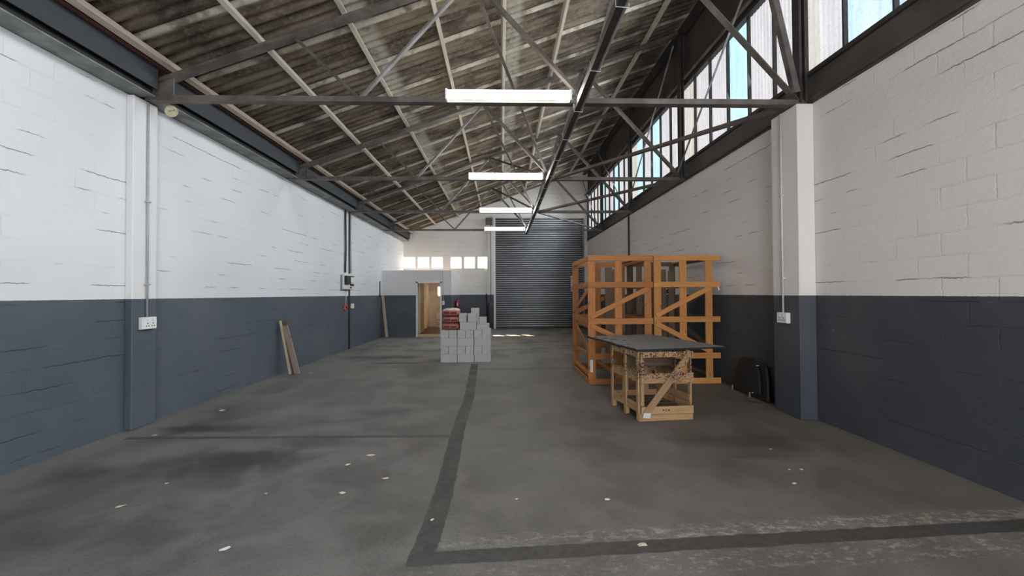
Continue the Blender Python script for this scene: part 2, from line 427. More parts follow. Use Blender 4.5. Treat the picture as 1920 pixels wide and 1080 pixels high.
def beam(bm, p, q, w, h, up=(0, 0, 1), mi=0):
    extrude_profile(bm, p, q, [(-w/2, -h/2), (w/2, -h/2), (w/2, h/2), (-w/2, h/2)], up, mi)
def angle(bm, p, q, a=.05, t=.007, up=(0, 0, 1), flip=1):
    pr = [(0, 0), (a, 0), (a, t), (t, t), (t, a), (0, a)]
    extrude_profile(bm, p, q, [((x-a/2)*flip, y-a/2) for x, y in pr], up)
def tee(bm, p, q, w=.1, h=.08, t=.009):
    pr = [(-w/2, -h/2), (w/2, -h/2), (w/2, -h/2+t), (t/2, -h/2+t), (t/2, h/2), (-t/2, h/2), (-t/2, -h/2+t), (-w/2, -h/2+t)]
    extrude_profile(bm, p, q, pr)
def tube(bm, pts, r, n=10, mi=0):
    pts = [Vector(p) for p in pts]; rings = []
    for i, p in enumerate(pts):
        d = (pts[min(i+1, len(pts)-1)] - pts[max(i-1, 0)]).normalized()
        up = Vector((0, 0, 1)) if abs(d.z) < .9 else Vector((0, 1, 0))
        s = d.cross(up).normalized(); u = s.cross(d)
        rr = r[i] if isinstance(r, (list, tuple)) else r
        rings.append([bm.verts.new(p + (s*math.cos(a) + u*math.sin(a))*rr) for a in [2*math.pi*k/n for k in range(n)]])
    for a, b in zip(rings, rings[1:]):
        for k in range(n):
            f = bm.faces.new((a[k], a[(k+1) % n], b[(k+1) % n], b[k])); f.material_index = mi; f.smooth = True
    bm.faces.new(rings[0][::-1]).material_index = mi; bm.faces.new(rings[-1]).material_index = mi
def board(name, p, q, w, t, mat, parent, up=(0, 0, 1), bevel=.003, **kw):
    """a plank as its own object, grain along its local x"""
    d, s, u, L = frame(p, q, up)
    bm = BM(); box(bm, 0, L, -w/2, w/2, -t/2, t/2)
    bmesh.ops.recalc_face_normals(bm, faces=bm.faces)
    me = bpy.data.meshes.new(name); bm.to_mesh(me); bm.free(); me.materials.append(mat)
    o = bpy.data.objects.new(name, me); COL.objects.link(o)
    # local x = d, local y = u (width), local z = s (thickness)
    z = d.cross(u)
    m = Matrix(((d.x, u.x, z.x, p[0]), (d.y, u.y, z.y, p[1]), (d.z, u.z, z.z, p[2]), (0, 0, 0, 1)))
    if parent is not None:
        o.parent = parent; m.translation = Vector(p) - LOC[parent]
    o.matrix_local = m; LOC[o] = Vector(p)
    if bevel:
        b = o.modifiers.new('bevel', 'BEVEL'); b.width = bevel; b.segments = 1
    tag(o, **kw)
    return o

# ---------------------------------------------------------------- room shell
XL, XR, YN, YF = -4.511, 3.98, -3.4, 18.54
ZL = 4.05; ZR = 4.02
RZ = lambda x: 5.98 + .362*x         # underside of the roof sheets
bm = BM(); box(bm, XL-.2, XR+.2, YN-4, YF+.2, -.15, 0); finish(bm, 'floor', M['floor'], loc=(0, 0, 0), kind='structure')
bm = BM(); box(bm, XL-.2, XL, YN, YF+.2, 0, ZL); finish(bm, 'wall_left', M['wall_y'], loc=(0, 0, 0), kind='structure')
bm = BM(); box(bm, XR, XR+.2, YN, YF+.2, 0, ZR); finish(bm, 'wall_right', M['wall_r'], loc=(0, 0, 0), kind='structure')

def holed_wall(bm, xs0, xs1, z0, z1, y0, y1, holes):
    X = sorted({xs0, xs1, *[h[0] for h in holes], *[h[1] for h in holes]})
    Z = sorted({z0, z1, *[h[2] for h in holes], *[h[3] for h in holes]})
    for a, b in zip(X, X[1:]):
        for c, d in zip(Z, Z[1:]):
            mx, mz = (a+b)/2, (c+d)/2
            if not any(h[0] < mx < h[1] and h[2] < mz < h[3] for h in holes): box(bm, a, b, y0, y1, c, d)
def clip_roof(bm, off=.0):
    n = Vector((-.362, 0, 1)).normalized()
    geo = bm.verts[:] + bm.edges[:] + bm.faces[:]
    r = bmesh.ops.bisect_plane(bm, geom=geo, plane_co=(0, 0, 5.98+off), plane_no=n, clear_outer=True)
wins = []
for x0 in (-4.50, -3.865, -3.235): wins.append((x0, x0+.52, 2.79, 3.33))
for x0 in (-2.36, -1.735, -1.115): wins.append((x0, x0+.51, 2.79, 3.33))
DOOR = (-.27, 3.79, 0, 5.16)
WCW = (-2.96, -2.42, 1.50, 1.97)
bm = BM(); holed_wall(bm, XL-.2, XR+.2, 0, 7.6, YF, YF+.2, wins+[DOOR, WCW]); bmesh.ops.remove_doubles(bm, verts=bm.verts, dist=1e-5); clip_roof(bm)
finish(bm, 'wall_far', M['wall_x'], loc=(0, 0, 0), kind='structure', recalc=False)
bm = BM(); holed_wall(bm, XL-.2, XR+.2, 0, 7.6, YN-.2, YN, [(-.95, 2.95, 0, 4.5)]); clip_roof(bm)
finish(bm, 'wall_back', M['wall_x'], loc=(0, 0, 0), kind='structure', recalc=False)

# corrugated roof
bm = BM(); ys = []; pitch = .15; seg = 8
n = int((YF+.35-(YN-.2))/pitch*seg)
xs = [-4.50, -2.0, .2, 4.14]
rows = []
for i in range(n+1):
    y = YN-.2 + i*pitch/seg
    dz = .024*math.cos(2*math.pi*i/seg)
    rows.append([bm.verts.new((x, y, RZ(x)+.02+dz)) for x in xs] )
for a, b in zip(rows, rows[1:]):
    for k in range(len(xs)-1): bm.faces.new((a[k], b[k], b[k+1], a[k+1])).smooth = True
o = finish(bm, 'ceiling', M['roof'], loc=(0, 0, 0), kind='structure')
sl = o.modifiers.new('sheet', 'SOLIDIFY'); sl.thickness = .008; sl.offset = 1

# pilasters
def pilaster(name, x0, x1, y0, y1, z1, m='pil'):
    bm = BM(); box(bm, x0, x1, y0, y1, 0, z1); finish(bm, name, M[m], loc=(0, 0, 0), kind='structure', bevel=.008)
pilaster('trim_1', XL, -4.425, 4.90, 5.24, ZL-.01)
pilaster('trim_2', 3.765, XR, 4.95, 5.44, ZR-.005, 'pil_r')
# painted render band and pier beside roller door
bm = BM(); box(bm, -.66, -.36, YF-.10, YF, 0, 4.75); finish(bm, 'trim_3', M['plaster'], loc=(0, 0, 0), kind='structure', bevel=.008)
bm = BM(); box(bm, 3.86, XR, YF-.14, YF, 0, 4.85); finish(bm, 'trim_4', M['plaster'], loc=(0, 0, 0), kind='structure', bevel=.008)

# valley flashing above right wall and brown board under the ridge
bm = BM()
extrude_profile(bm, (XR, YN, 0), (XR, YF, 0), [(0, 4.02), (.2, 4.02), (.2, 4.46), (.055, 4.46), (.03, 4.12), (-.025, 4.10), (-.025, 4.06), (0, 4.06)])
finish(bm, 'trim_5', M['lintel'], loc=(0, 0, 0), kind='structure')
bm = BM(); box(bm, 4.05, 4.12, YN, YF, 6.10, 7.42)
for k in range(19): box(bm, 4.035, 4.05, -2.9+k*1.15, -2.87+k*1.15, 6.12, 7.36)
finish(bm, 'trim_6', M['brown_board'], loc=(0, 0, 0), kind='structure')
# back of the left gutter
bm = BM(); box(bm, -4.71, -4.51, YN, YF+.2, ZL+.004, 4.36); finish(bm, 'trim_7', M['gutter_in'], loc=(0, 0, 0), kind='structure')

# ---------------------------------------------------------------- clerestory glazing, one window per bay
TY = [5.04, 8.455, 11.87, 15.285]
edges = [round(3.94+.602*k, 3) for k in range(-12, 25)]
cyan = (6.6, 10.2, 11.4, 13.9, 15.75)
bays = [(YN, 1.53), (1.53, 4.95), (4.95, 8.37), (8.37, 11.79), (11.79, 15.2), (15.2, YF)]
for bi, (ya, yb) in enumerate(bays):
    wn = thing('window_%d' % (bi+1), None, None, (4.08, (ya+yb)/2, 4.46), kind='structure')
    es = [e for e in edges if ya+.04 < e < yb-.04]
    bm = BM()
    box(bm, 3.995, 4.06, ya, yb, 4.42, 4.475); box(bm, 3.97, 4.06, ya, yb, 6.08, 6.15)
    for e in es: box(bm, 4.02, 4.075, e-.011, e+.011, 4.46, 6.1)
    if bi == 5: box(bm, 4.0, 4.07, YF-.2, YF-.06, 4.46, 6.1)
    finish(bm, 'window_frame', M['steel_dark'], wn)
    cuts = [ya]+es+[yb]
    for k, (a, b) in enumerate(zip(cuts, cuts[1:])):
        mid = (a+b)/2
        cy = any(abs(mid-c) < .32 for c in cyan)
        near = 2.8 < mid < 4.5
        bm = BM()
        if cy or near:
            box(bm, 4.085, 4.091, a, b, 4.46, 6.1)
            finish(bm, 'glass_pane', M['cyan'] if cy else M['blueglass'], wn, label='pale blue glass pane')
        else:
            nn = max(8, int((b-a)/.0125)); up = []; dn = []
            for i in range(nn+1):
                y = a+(b-a)*i/nn; x = 4.088+.006*math.cos(2*math.pi*(y/.075))
                up.append(bm.verts.new((x, y, 6.12))); dn.append(bm.verts.new((x, y, 4.45)))
            for i in range(nn): bm.faces.new((dn[i], dn[i+1], up[i+1], up[i])).smooth = True
            o = finish(bm, 'ribbed_sheet', M['sheet2'] if (k*7+bi*3) % 3 == 0 else M['sheet'], wn)
            s_ = o.modifiers.new('t', 'SOLIDIFY'); s_.thickness = .003
# small steel windows high in the end wall
for i, (x0, x1, z0, z1) in enumerate(wins):
    wn = thing('window_%d' % (i+7), None, None, ((x0+x1)/2, YF+.08, z0), kind='structure')
    bm = BM(); y0, y1 = YF+.10, YF+.13; mx, mz = (x0+x1)/2, (z0+z1)/2
    for a in ((x0, x0+.02, z0, z1), (x1-.02, x1, z0, z1), (x0, x1, z0, z0+.02), (x0, x1, z1-.02, z1), (mx-.009, mx+.009, z0, z1), (x0, x1, mz-.009, mz+.009)):
        box(bm, a[0], a[1], y0, y1, a[2], a[3])
    if i < 3:   # burglar bar with a diamond at the crossing
        beam(bm, (mx-.09, YF+.07, mz), (mx, YF+.07, mz+.09), .012, .014); beam(bm, (mx, YF+.07, mz+.09), (mx+.09, YF+.07, mz), .012, .014)
        beam(bm, (mx-.09, YF+.07, mz), (mx, YF+.07, mz-.09), .012, .014); beam(bm, (mx, YF+.07, mz-.09), (mx+.09, YF+.07, mz), .012, .014)
    beam(bm, (x0, YF+.09, mz), (x1, YF+.09, mz), .02, .012)
    finish(bm, 'window_frame', M['white_metal'], wn)
    bm = BM(); box(bm, x0, x1, YF+.114, YF+.118, z0, z1); finish(bm, 'pane', M['glass'], wn)
x0, x1, z0, z1 = WCW
wn = thing('window_13', None, None, ((x0+x1)/2, YF+.08, z0), kind='structure')
bm = BM()
for a in ((x0, x0+.02, z0, z1), (x1-.02, x1, z0, z1), (x0, x1, z0, z0+.02), (x0, x1, z1-.02, z1)): box(bm, a[0], a[1], YF+.1, YF+.13, a[2], a[3])
finish(bm, 'window_frame', M['white_metal'], wn)
bm = BM(); box(bm, x0, x1, YF+.114, YF+.118, z0, z1); finish(bm, 'pane', M['glass'], wn)

# ---------------------------------------------------------------- washroom box in the far left corner
WX, WY, WZ = -1.905, 15.2, 2.51
DX0, DX1, DZ = -3.24, -2.27, 2.08
bm = BM(); holed_wall(bm, XL, WX, 0, WZ, WY, WY+.12, [(DX0, DX1, 0, DZ)])
finish(bm, 'wall_washroom_front', M['plaster'], loc=(0, 0, 0), kind='structure')
bm = BM(); box(bm, WX-.12, WX, WY+.12, YF, 0, WZ); finish(bm, 'wall_washroom_right', M['plaster'], loc=(0, 0, 0), kind='structure')
bm = BM(); box(bm, XL, WX-.12, WY+.12, YF, WZ-.12, WZ-.001); finish(bm, 'ceiling_washroom', M['plaster'], loc=(0, 0, 0), kind='structure')
bm = BM(); box(bm, XL, WX-.12, WY+.05, YF, .001, .10); finish(bm, 'floor_washroom', M['brownfloor'], loc=(0, 0, 0), kind='structure')
# cream lining of the washroom: end wall lining, left partition with nib
bm = BM(); holed_wall(bm, -3.34, WX-.125, .10, WZ-.125, YF-.03, YF-.002, [WCW]); finish(bm, 'wall_washroom_back', M['cream'], loc=(0, 0, 0), kind='structure')
bm = BM(); box(bm, -3.44, -3.34, WY+.13, YF-.003, .10, WZ-.125)
finish(bm, 'wall_washroom_partition', M['cream'], loc=(0, 0, 0), kind='structure')
bm = BM(); box(bm, WX-.15, WX-.123, WY+.13, YF-.04, .10, WZ-.125); finish(bm, 'wall_washroom_lining', M['cream'], loc=(0, 0, 0), kind='structure')
d1 = thing('door_1', None, None, ((DX0+DX1)/2, WY, 0), kind='structure')
bm = BM()
box(bm, DX0, DX0+.06, WY-.02, WY+.14, 0, DZ); box(bm, DX1-.06, DX1, WY-.02, WY+.14, 0, DZ); box(bm, DX0, DX1, WY-.02, WY+.14, DZ-.05, DZ+.02)
finish(bm, 'door_frame', M['white_metal'], d1)
bm = BM(); box(bm, DX0+.06, DX1-.06, WY-.03, WY+.14, 0, .10); finish(bm, 'threshold', M['yellowed'], d1)
bm = BM(); box(bm, -3.165, -3.125, WY+.15, WY+.95, .11, 2.02); finish(bm, 'door_leaf', M['yellowed'], d1)
# toilet seen through the doorway
tl = thing('toilet', 'white toilet seen through the open washroom doorway', 'toilet', (-2.78, 18.1, .10))
bm = BM()
prof = [(.10, .12), (.12, .12), (.13, .09), (.25, .11), (.36, .19), (.40, .20)]
tube(bm, [(-2.78, 18.0, z) for z, r in prof], [r for z, r in prof], 20)
finish(bm, 'bowl', M['porcelain'], tl)
bm = BM(); box(bm, -2.97, -2.59, 18.30, 18.49, .45, .80); box(bm, -2.99, -2.57, 18.28, 18.50, .80, .83); finish(bm, 'cistern', M['porcelain'], tl, bevel=.012)
bm = BM(); tube(bm, [(-2.78, 17.98, .40), (-2.78, 17.98, .425)], .205, 24); finish(bm, 'toilet_seat', M['porcelain'], tl)

# ---------------------------------------------------------------- roller door in the far wall
d2 = thing('door_2', None, None, (1.76, YF+.02, 0), kind='structure')
bm = BM(); zz = .06; prof = []
while zz < 5.14:
    for k in range(8):
        a = k/8*2*math.pi; prof.append((YF-.030+.022*math.cos(a), zz+.1*k/8))
    zz += .1
L = [bm.verts.new((-.315, y, z)) for y, z in prof]; R_ = [bm.verts.new((3.83, y, z)) for y, z in prof]
for i in range(len(prof)-1): bm.faces.new((L[i], R_[i], R_[i+1], L[i+1])).smooth = True
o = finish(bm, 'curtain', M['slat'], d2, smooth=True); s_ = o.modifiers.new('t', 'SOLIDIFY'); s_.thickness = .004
bm = BM(); box(bm, -.315, 3.83, YF-.055, YF-.005, 0, .07); finish(bm, 'bottom_rail', M['steel_dark'], d2)
for x in (-.36, 3.78):
    bm = BM(); box(bm, x, x+.085, YF-.075, YF-.060, 0, 5.2); box(bm, x+(.06 if x > 0 else 0), x+(.085 if x > 0 else .025), YF-.060, YF-.001, 0, 5.2)
    finish(bm, 'guide_rail', M['steel_light'] if x > 0 else M['white_metal'], d2)
bm = BM(); box(bm, -.42, 3.90, YF-.10, YF-.001, 5.12, 5.22); finish(bm, 'header', M['white_metal'], d2)
bm = BM(); box(bm, -.72, -.42, YF-.22, YF-.001, 4.82, 5.10); finish(bm, 'drum_bracket', M['steel'], d2)
bm = BM(); tube(bm, [(-.50, YF-.14, 4.9), (-.49, YF-.14, 3.0), (-.50, YF-.14, 1.2)], .012, 6); finish(bm, 'hoist_chain', M['steel_dark'], d2)
bm = BM(); tube(bm, [(-.70, YF-.08, .02), (-.69, YF-.05, .8), (-.72, YF-.04, 1.62)], .022, 8)
finish(bm, 'iron_bar', M['black'], label='thin black bar standing against the pier left of the roller door', cat='bar')
bm = BM(); 
for (z, r) in (): pass
tube(bm, [(-.52, YF-.20, z) for z in (.05, .3, .7, .95, 1.05, 1.18, 1.26)], [.10, .12, .11, .13, .12, .07, .03], 12)
finish(bm, 'hanging_cloth', [M['conduit_d']], label='dark cloth bundle hanging by the chain at the left of the roller door', cat='cloth', smooth=True)

# ---------------------------------------------------------------- purlins
PX = [-4.08, -3.03, -1.99, -.92, .05, 1.07, 2.07, 3.12]
plabel = ['reddish stained timber purlin at the eave beside the left gutter', 'whitewashed timber purlin, first one inside the eave purlin',
          'pale timber purlin with limed sheet ends, second inside the eave', 'pale timber purlin passing left of the lamps, third inside the eave',
          'pale timber purlin running straight above the lamps, middle of the roof', 'pale timber purlin just right of the lamps',
          'timber purlin mostly hidden above the long steel beam', 'timber purlin high on the right, next to the dark ridge']
for i, x in enumerate(PX):
    zc = RZ(x)-.055
    o = board('purlin', (x, YN+.02, zc), (x, YF-.01, zc), .085, .06 if i else .075, M['purlin'] if i else M['purlin_red'], None, up=(-.34, 0, .94),
              label=plabel[i], cat='roof beam', group='timber purlins under the roof sheets')
bm = BM(); angle(bm, (-4.165, YN+.02, 4.43), (-4.165, YF-.01, 4.43), .06, .008)
finish(bm, 'eave_angle', simple('rusty_red_steel', (.13, .05, .04), .7), label='thin rusty red steel strip along the left eave purlin', cat='metal strip')
bm = BM(); extrude_profile(bm, (3.90, YN+.02, 7.24), (3.90, YF-.01, 7.24), [(-.09, -.09), (.06, -.09), (.06, .09), (-.03, .09), (-.03, -.06), (-.09, -.06)])
finish(bm, 'ridge_beam', M['steel_dark'], label='dark steel ridge beam along the top right of the roof', cat='roof beam')
bm = BM(); tube(bm, [(3.93, YN+.02, 6.20), (3.93, YF-.01, 6.20)], .035, 10)
finish(bm, 'glazing_rail', M['steel'], label='round brown rail along the top edge of the clerestory glazing', cat='rail')

# ---------------------------------------------------------------- trusses
ZC = 4.052
NT1 = (-2.60, 4.86); NB1 = (-1.785, ZC+.03); NT2 = (-.36, 5.66); NB2 = (1.08, ZC+.03); NT3 = (1.75, 6.42); HR = (3.86, 4.12); TOPR = (3.86, 7.15)
TC = lambda x: 5.815+.362*x
def make_truss(y):
    t = thing('roof_truss', 'x', 'truss', (0, y, ZC), 'steel roof trusses')
    def P(a): return (a[0], y, a[1])
    bm = BM(); tee(bm, (-4.36, y, TC(-4.36)), (3.93, y, TC(3.93)), .13, .085); finish(bm, 'top_chord', M['steel'], t)
    bm = BM(); angle(bm, (-4.36, y-.012, ZC), (3.93, y-.012, ZC), .066, .009, flip=-1); angle(bm, (-4.36, y+.03, ZC), (3.93, y+.03, ZC), .06, .009)
    finish(bm, 'bottom_chord', M['steel'], t)
    for a, b, s, thin in ((NT1, NB1, .04, 1), (NB1, NT2, .058, 0), (NT2, NB2, .075, 0), (NB2, NT3, .07, 0), (NT3, HR, .09, 0)):
        bm = BM(); angle(bm, P(a), P(b), s, .007); finish(bm, 'web', M['steel_light'] if (a, b) in ((NB1, NT2), (NB2, NT3)) else M['steel'], t)
    bm = BM(); box(bm, 3.83, 3.86, y-.06, y+.06, ZC, TC(3.84)); box(bm, 3.86, 3.90, y-.012, y+.012, ZC, TC(3.86)); box(bm, 3.90, 3.93, y-.06, y+.06, ZC, TC(3.9))
    finish(bm, 'post', M['steel_dark'], t)
    bm = BM()
    pts = [(-4.41, 4.02), (-4.00, 4.02), (-4.00, TC(-4.0)), (-4.41, TC(-4.41)-.02)]
    pts = [(-4.40, 4.03), (-4.05, 4.03), (-4.05, TC(-4.05)-.03), (-4.40, TC(-4.40)-.01)]
    f1 = [bm.verts.new((x, y-.022, z)) for x, z in pts]; f2 = [bm.verts.new((x, y-.008, z)) for x, z in pts]
    bm.faces.new(f1); bm.faces.new(f2[::-1])
    for i in range(4): bm.faces.new((f1[i], f2[i], f2[(i+1) % 4], f1[(i+1) % 4]))
    finish(bm, 'gusset_plate', M['steel'], t)
    bm = BM(); pts = [(3.62, 4.02), (3.95, 4.02), (3.95, 4.32), (3.80, 4.32)]
    f1 = [bm.verts.new((x, y-.022, z)) for x, z in pts]; f2 = [bm.verts.new((x, y-.008, z)) for x, z in pts]
    bm.faces.new(f1); bm.faces.new(f2[::-1])
    for i in range(4): bm.faces.new((f1[i], f2[i], f2[(i+1) % 4], f1[(i+1) % 4]))
    finish(bm, 'gusset_plate', M['steel_dark'], t)
    return t
def dup(root, loc):
    r = root.copy(); COL.objects.link(r); r.location = loc; LOC[r] = Vector(loc)
    for ch in list(root.children):
        c = ch.copy(); COL.objects.link(c); c.parent = r
        for g in list(ch.children):
            d = g.copy(); COL.objects.link(d); d.parent = c
    return r
tr0 = make_truss(TY[0])
tl_ = ['nearest steel roof truss, carrying the largest lamp on its bottom chord', 'second steel roof truss from the camera, carrying the second lamp',
       'third steel roof truss from the camera, above the distribution board', 'farthest steel roof truss, over the front of the washroom box']
tr0['label'] = tl_[0]
for i in (1, 2, 3):
    r = dup(tr0, (0, TY[i], ZC)); r['label'] = tl_[i]
# braces between the trusses
def brace(p, q, size, label, mat='steel', prof='a'):
    bm = BM()
    angle(bm, p, q, size, .008)
    finish(bm, 'brace', M[mat], label=label, cat='brace', group='diagonal braces between the trusses')
def V(n, y, dx=0, dz=0): return (n[0]+dx, y, n[1]+dz)
ord_ = ['nearest', 'second', 'third', 'farthest']
RD = (3.86, 7.08)
for i in (0, 1):
    brace((1.10, TY[i+1]-.05, ZC+.0), (3.80, TY[i]+.06, ZC+.02), .075, 'flat-lying brace from %s truss middle to the right end of the %s truss' % (ord_[i+1], ord_[i]))
brace((1.12, TY[2]+.06, ZC), (3.80, TY[3]-.06, ZC), .06, 'light grey brace from third truss middle to the right end of the farthest truss', 'steel_light')
for i in (0, 1, 2):
    brace(V(NT2, TY[i]+.05), V(NB2, TY[i+1]-.06, -.1, .04), .05, 'brace from top of the %s truss down to bottom chord of the %s truss' % (ord_[i], ord_[i+1]))
for i in (1, 2):
    brace(V(NT2, TY[i+1]-.05), V(NB2, TY[i]+.06, -.06, .04), .045, 'thin brace from bottom chord of the %s truss up to top of the %s truss' % (ord_[i], ord_[i+1]))
for i in (0, 1):
    brace((3.76, TY[i+1]-.08, 4.18), (3.76, TY[i]+.08, 7.0), .035, 'slender brace before the glazing, foot at %s truss, top at ridge above %s truss' % (ord_[i+1], ord_[i]), 'steel_light')
brace((3.76, TY[2]+.08, 4.18), (3.76, TY[3]-.08, 7.0), .035, 'slender brace before the glazing, foot at third truss, rising away from camera', 'steel_light')
brace((3.76, TY[3]+.08, 4.18), (3.76, YF-.1, 7.0), .035, 'slender brace from the right end of the farthest truss up to the end wall', 'steel_light')
brace((3.78, TY[0]-.055, 4.16), (3.17, TY[0]-.055, TC(3.17)-.06), .075, 'steep thick steel brace rising from the right end of the nearest truss')

# long beam hung under the trusses beside the lamps
lb = thing('long_beam', 'long dark steel channel with cable clips running lengthwise beside the lamps', 'beam', (.98, 7, 3.93))
bm = BM(); extrude_profile(bm, (.965, YN+.02, 3.955), (.965, 15.6, 3.955), [(-.035, -.045), (.03, -.045), (.03, -.037), (-.027, -.037), (-.027, .037), (.03, .037), (.03, .045), (-.035, .045)])
finish(bm, 'channel', M['steel_dark'], lb)
bm = BM(); tube(bm, [(1.012, YN+.02, 3.925), (1.012, 15.6, 3.925)], .014, 8); finish(bm, 'cable_conduit', M['steel_light'], lb)
for k in range(16):
    bm = BM(); y = 1.3+k*.92; tube(bm, [(.922, y, 4.005), (.924, y, 3.904), (1.032, y+.005, 3.902), (1.033, y+.01, 3.95)], .003, 6)
    finish(bm, 'cable_clip', M['white_metal'], lb)

# gutters between the trusses on the left
gl = ['near the camera, before the nearest truss', 'between the nearest and second trusses', 'between the second and third trusses', 'between the third and farthest trusses', 'beyond the farthest truss']
gy = [YN+.01] + TY + [YF-.01]
for k in range(5):
    a, b = gy[k]+(.05 if k else 0), gy[k+1]-.05
    g = thing('gutter', 'grey gutter on the left wall, ' + gl[k], 'gutter', (-4.36, (a+b)/2, 4.05), 'box gutters on the left wall')
    bm = BM(); box(bm, -4.508, -4.245, a, b, 4.053, 4.066); finish(bm, 'gutter_bottom', M['galv'], g)
    bm = BM(); box(bm, -4.228, -4.215, a, b, 4.14, 4.44); finish(bm, 'gutter_side', M['gutter_in'], g)
    bm = BM(); box(bm, -4.30, -4.285, a, b, 4.068, 4.18); box(bm, -4.285, -4.23, a, b, 4.165, 4.18); finish(bm, 'gutter_shadow_strip', M['black'], g)  # black strip stands in for the shadow gap between gutter bottom and side
bm = BM()
c = Vector((-4.30, 5.42, 4.035))
tube(bm, [(-4.225, 5.206, 3.972), (-4.2225, 5.194, 3.972)], .074, 28)
dd = finish(bm, 'round_tag', M['disc'], label='round cream disc hanging under the left gutter beside the nearest truss', cat='disc')
bm = BM(); beam(bm, (-4.290, 5.192, 3.955), (-4.162, 5.192, 3.99), .004, .036); finish(bm, 'label_strip', M['paper'], dd)
bm = BM()
for k, (dx, hh) in enumerate(((0, .02), (.02, .014), (.04, .022), (.065, .012), (.09, .02), (.105, .016))):
    x = -4.276+dx*.9; box(bm, x, x+.007, 5.187, 5.190, 3.953+dx*.25, 3.953+dx*.25+hh*.75)
finish(bm, 'lettering', M['ink'], dd)
bm = BM(); tube(bm, [(-4.235, 5.20, 4.12), (-4.226, 5.20, 4.03)], .003, 6); finish(bm, 'hanging_wire', M['black'], dd)

# ---------------------------------------------------------------- fluorescent lamps on the bottom chords
def make_lamp(y):
    t = thing('fluorescent_lamp', 'x', 'lamp', (.10, y, ZC), 'twin-tube fluorescent lamps')
    bm = BM(); box(bm, -.68, .88, y-.058, y-.024, ZC-.005, ZC+.055); finish(bm, 'housing', M['white_metal'], t, bevel=.004)
    for x in (-.685, .86):
        bm = BM(); box(bm, x, x+.025, y-.115, y-.02, ZC-.04, ZC+.095); finish(bm, 'end_holder', M['white_plastic'], t, bevel=.004)
    for z in (ZC-.012, ZC+.068):
        bm = BM(); tube(bm, [(-.655, y-.09, z), (.855, y-.09, z)], .019, 14); finish(bm, 'tube', M['tube'], t)
    return t
l0 = make_lamp(TY[0]-.03)
ll = ['lit twin-tube lamp on the nearest truss, largest of the lamps', 'lit fluorescent lamp on the second truss', 'lit fluorescent lamp on the third truss', 'lit fluorescent lamp on the farthest truss, smallest of the lamps']
l0['label'] = ll[0]
for i in (1, 2, 3):
    r = dup(l0, (.10+(.03 if i > 1 else 0), TY[i]-.03, ZC)); r['label'] = ll[i]

# ---------------------------------------------------------------- electrical things on the walls
def socket_thing(name, side, x, y0, y1, z0, z1, label):
    """side +1: wall on the left (faces +x), -1: wall on the right"""
    t = thing(name, label, 'power socket', (x, (y0+y1)/2, z0))
    d = .045*side
    bm = BM(); box(bm, min(x, x+d), max(x, x+d), y0, y1, z0, z1); finish(bm, 'back_box', M['white_metal'], t, bevel=.004)
    bm = BM(); xa, xb = sorted((x+d, x+d+.008*side)); box(bm, xa, xb, y0+.004, y1-.004, z0+.004, z1-.004); finish(bm, 'face_plate', M['white_plastic'], t, bevel=.002)
    xa, xb = sorted((x+d+.008*side, x+d+.010*side)); W = y1-y0; Hh = z1-z0
    for c in (.34, .72):
        yc = y0+W*c
        for (u, v) in ((0, .44), (-.016, .22), (.016, .22)):
            bm = BM(); box(bm, xa, xb, yc+u-.006, yc+u+.006, z0+Hh*v, z0+Hh*v+.014); finish(bm, 'pin_hole', M['ink'], t)
    for c in (.34, .72):
        bm = BM(); yc = y0+W*c; xa, xb = sorted((x+d+.008*side, x+d+.014*side)); box(bm, xa, xb, yc-.012, yc+.012, z0+Hh*.66, z0+Hh*.84); finish(bm, 'rocker_switch', M['white_metal'], t)
    return t
socket_thing('wall_socket', 1, -4.425, 4.985, 5.185, 1.195, 1.345, 'white double wall socket on the left pilaster')
socket_thing('wall_socket', -1, 3.765, 5.115, 5.305, 1.205, 1.345, 'white double wall socket on the right pilaster')
def pipe(name, pts, r, mat, label, cat='conduit', clips=()):
    t = thing(name, label, cat, pts[0])
    bm = BM(); tube(bm, pts, r, 8); finish(bm, 'pipe', M[mat], t)
    if clips:
        for (x, y, z) in clips:
            bm = BM(); box(bm, x-.022, x+.022, y-.03, y+.03, z-.008, z+.008); finish(bm, 'saddle_clip', M[mat], t)
    return t
pipe('conduit', [(-4.407, 5.083, 1.345), (-4.407, 5.083, 2.6), (-4.41, 5.083, 4.03)], .011, 'conduit_g', 'thin painted conduit rising from the socket on the left pilaster', clips=[(-4.41, 5.083, 1.75), (-4.41, 5.083, 2.78)])
pipe('conduit', [(3.747, 5.226, 1.345), (3.747, 5.226, 4.0)], .0125, 'conduit_w', 'thin painted conduit rising from the socket on the right pilaster', clips=[(3.75, 5.226, 1.8), (3.75, 5.226, 2.9)])
pipe('conduit', [(3.955, 12.28, 0.0), (3.955, 12.28, 4.02)], .03, 'conduit_d', 'dark vertical pipe on the right wall above the tall crates')
pipe('conduit', [(-4.48, 11.56, 2.24), (-4.47, 11.58, 3.0), (-4.48, 11.57, 4.04)], .028, 'conduit_d', 'bundle of dark cable rising from the distribution board')
pipe('conduit', [(-4.485, 11.89, 0.02), (-4.485, 11.89, 4.04)], .022, 'conduit_d', 'dark vertical pipe from floor to gutter behind the distribution board')
pipe('conduit', [(-4.485, 12.02, 2.245), (-4.485, 12.02, 4.04)], .020, 'conduit_w', 'pale painted pipe rising from the right side of the distribution board')
pipe('conduit', [(-4.485, 11.60, 1.32), (-4.485, 11.66, 1.74)], .010, 'conduit_w', 'short cable dropping from the distribution board to the orange socket')
db = thing('distribution_board', 'white distribution board with black meter on the left wall', 'fuse box', (-4.45, 11.66, 1.75))
bm = BM(); box(bm, -4.458, -4.40, 11.28, 12.03, 1.76, 2.21); finish(bm, 'cabinet', M['white_metal'], db, bevel=.008)
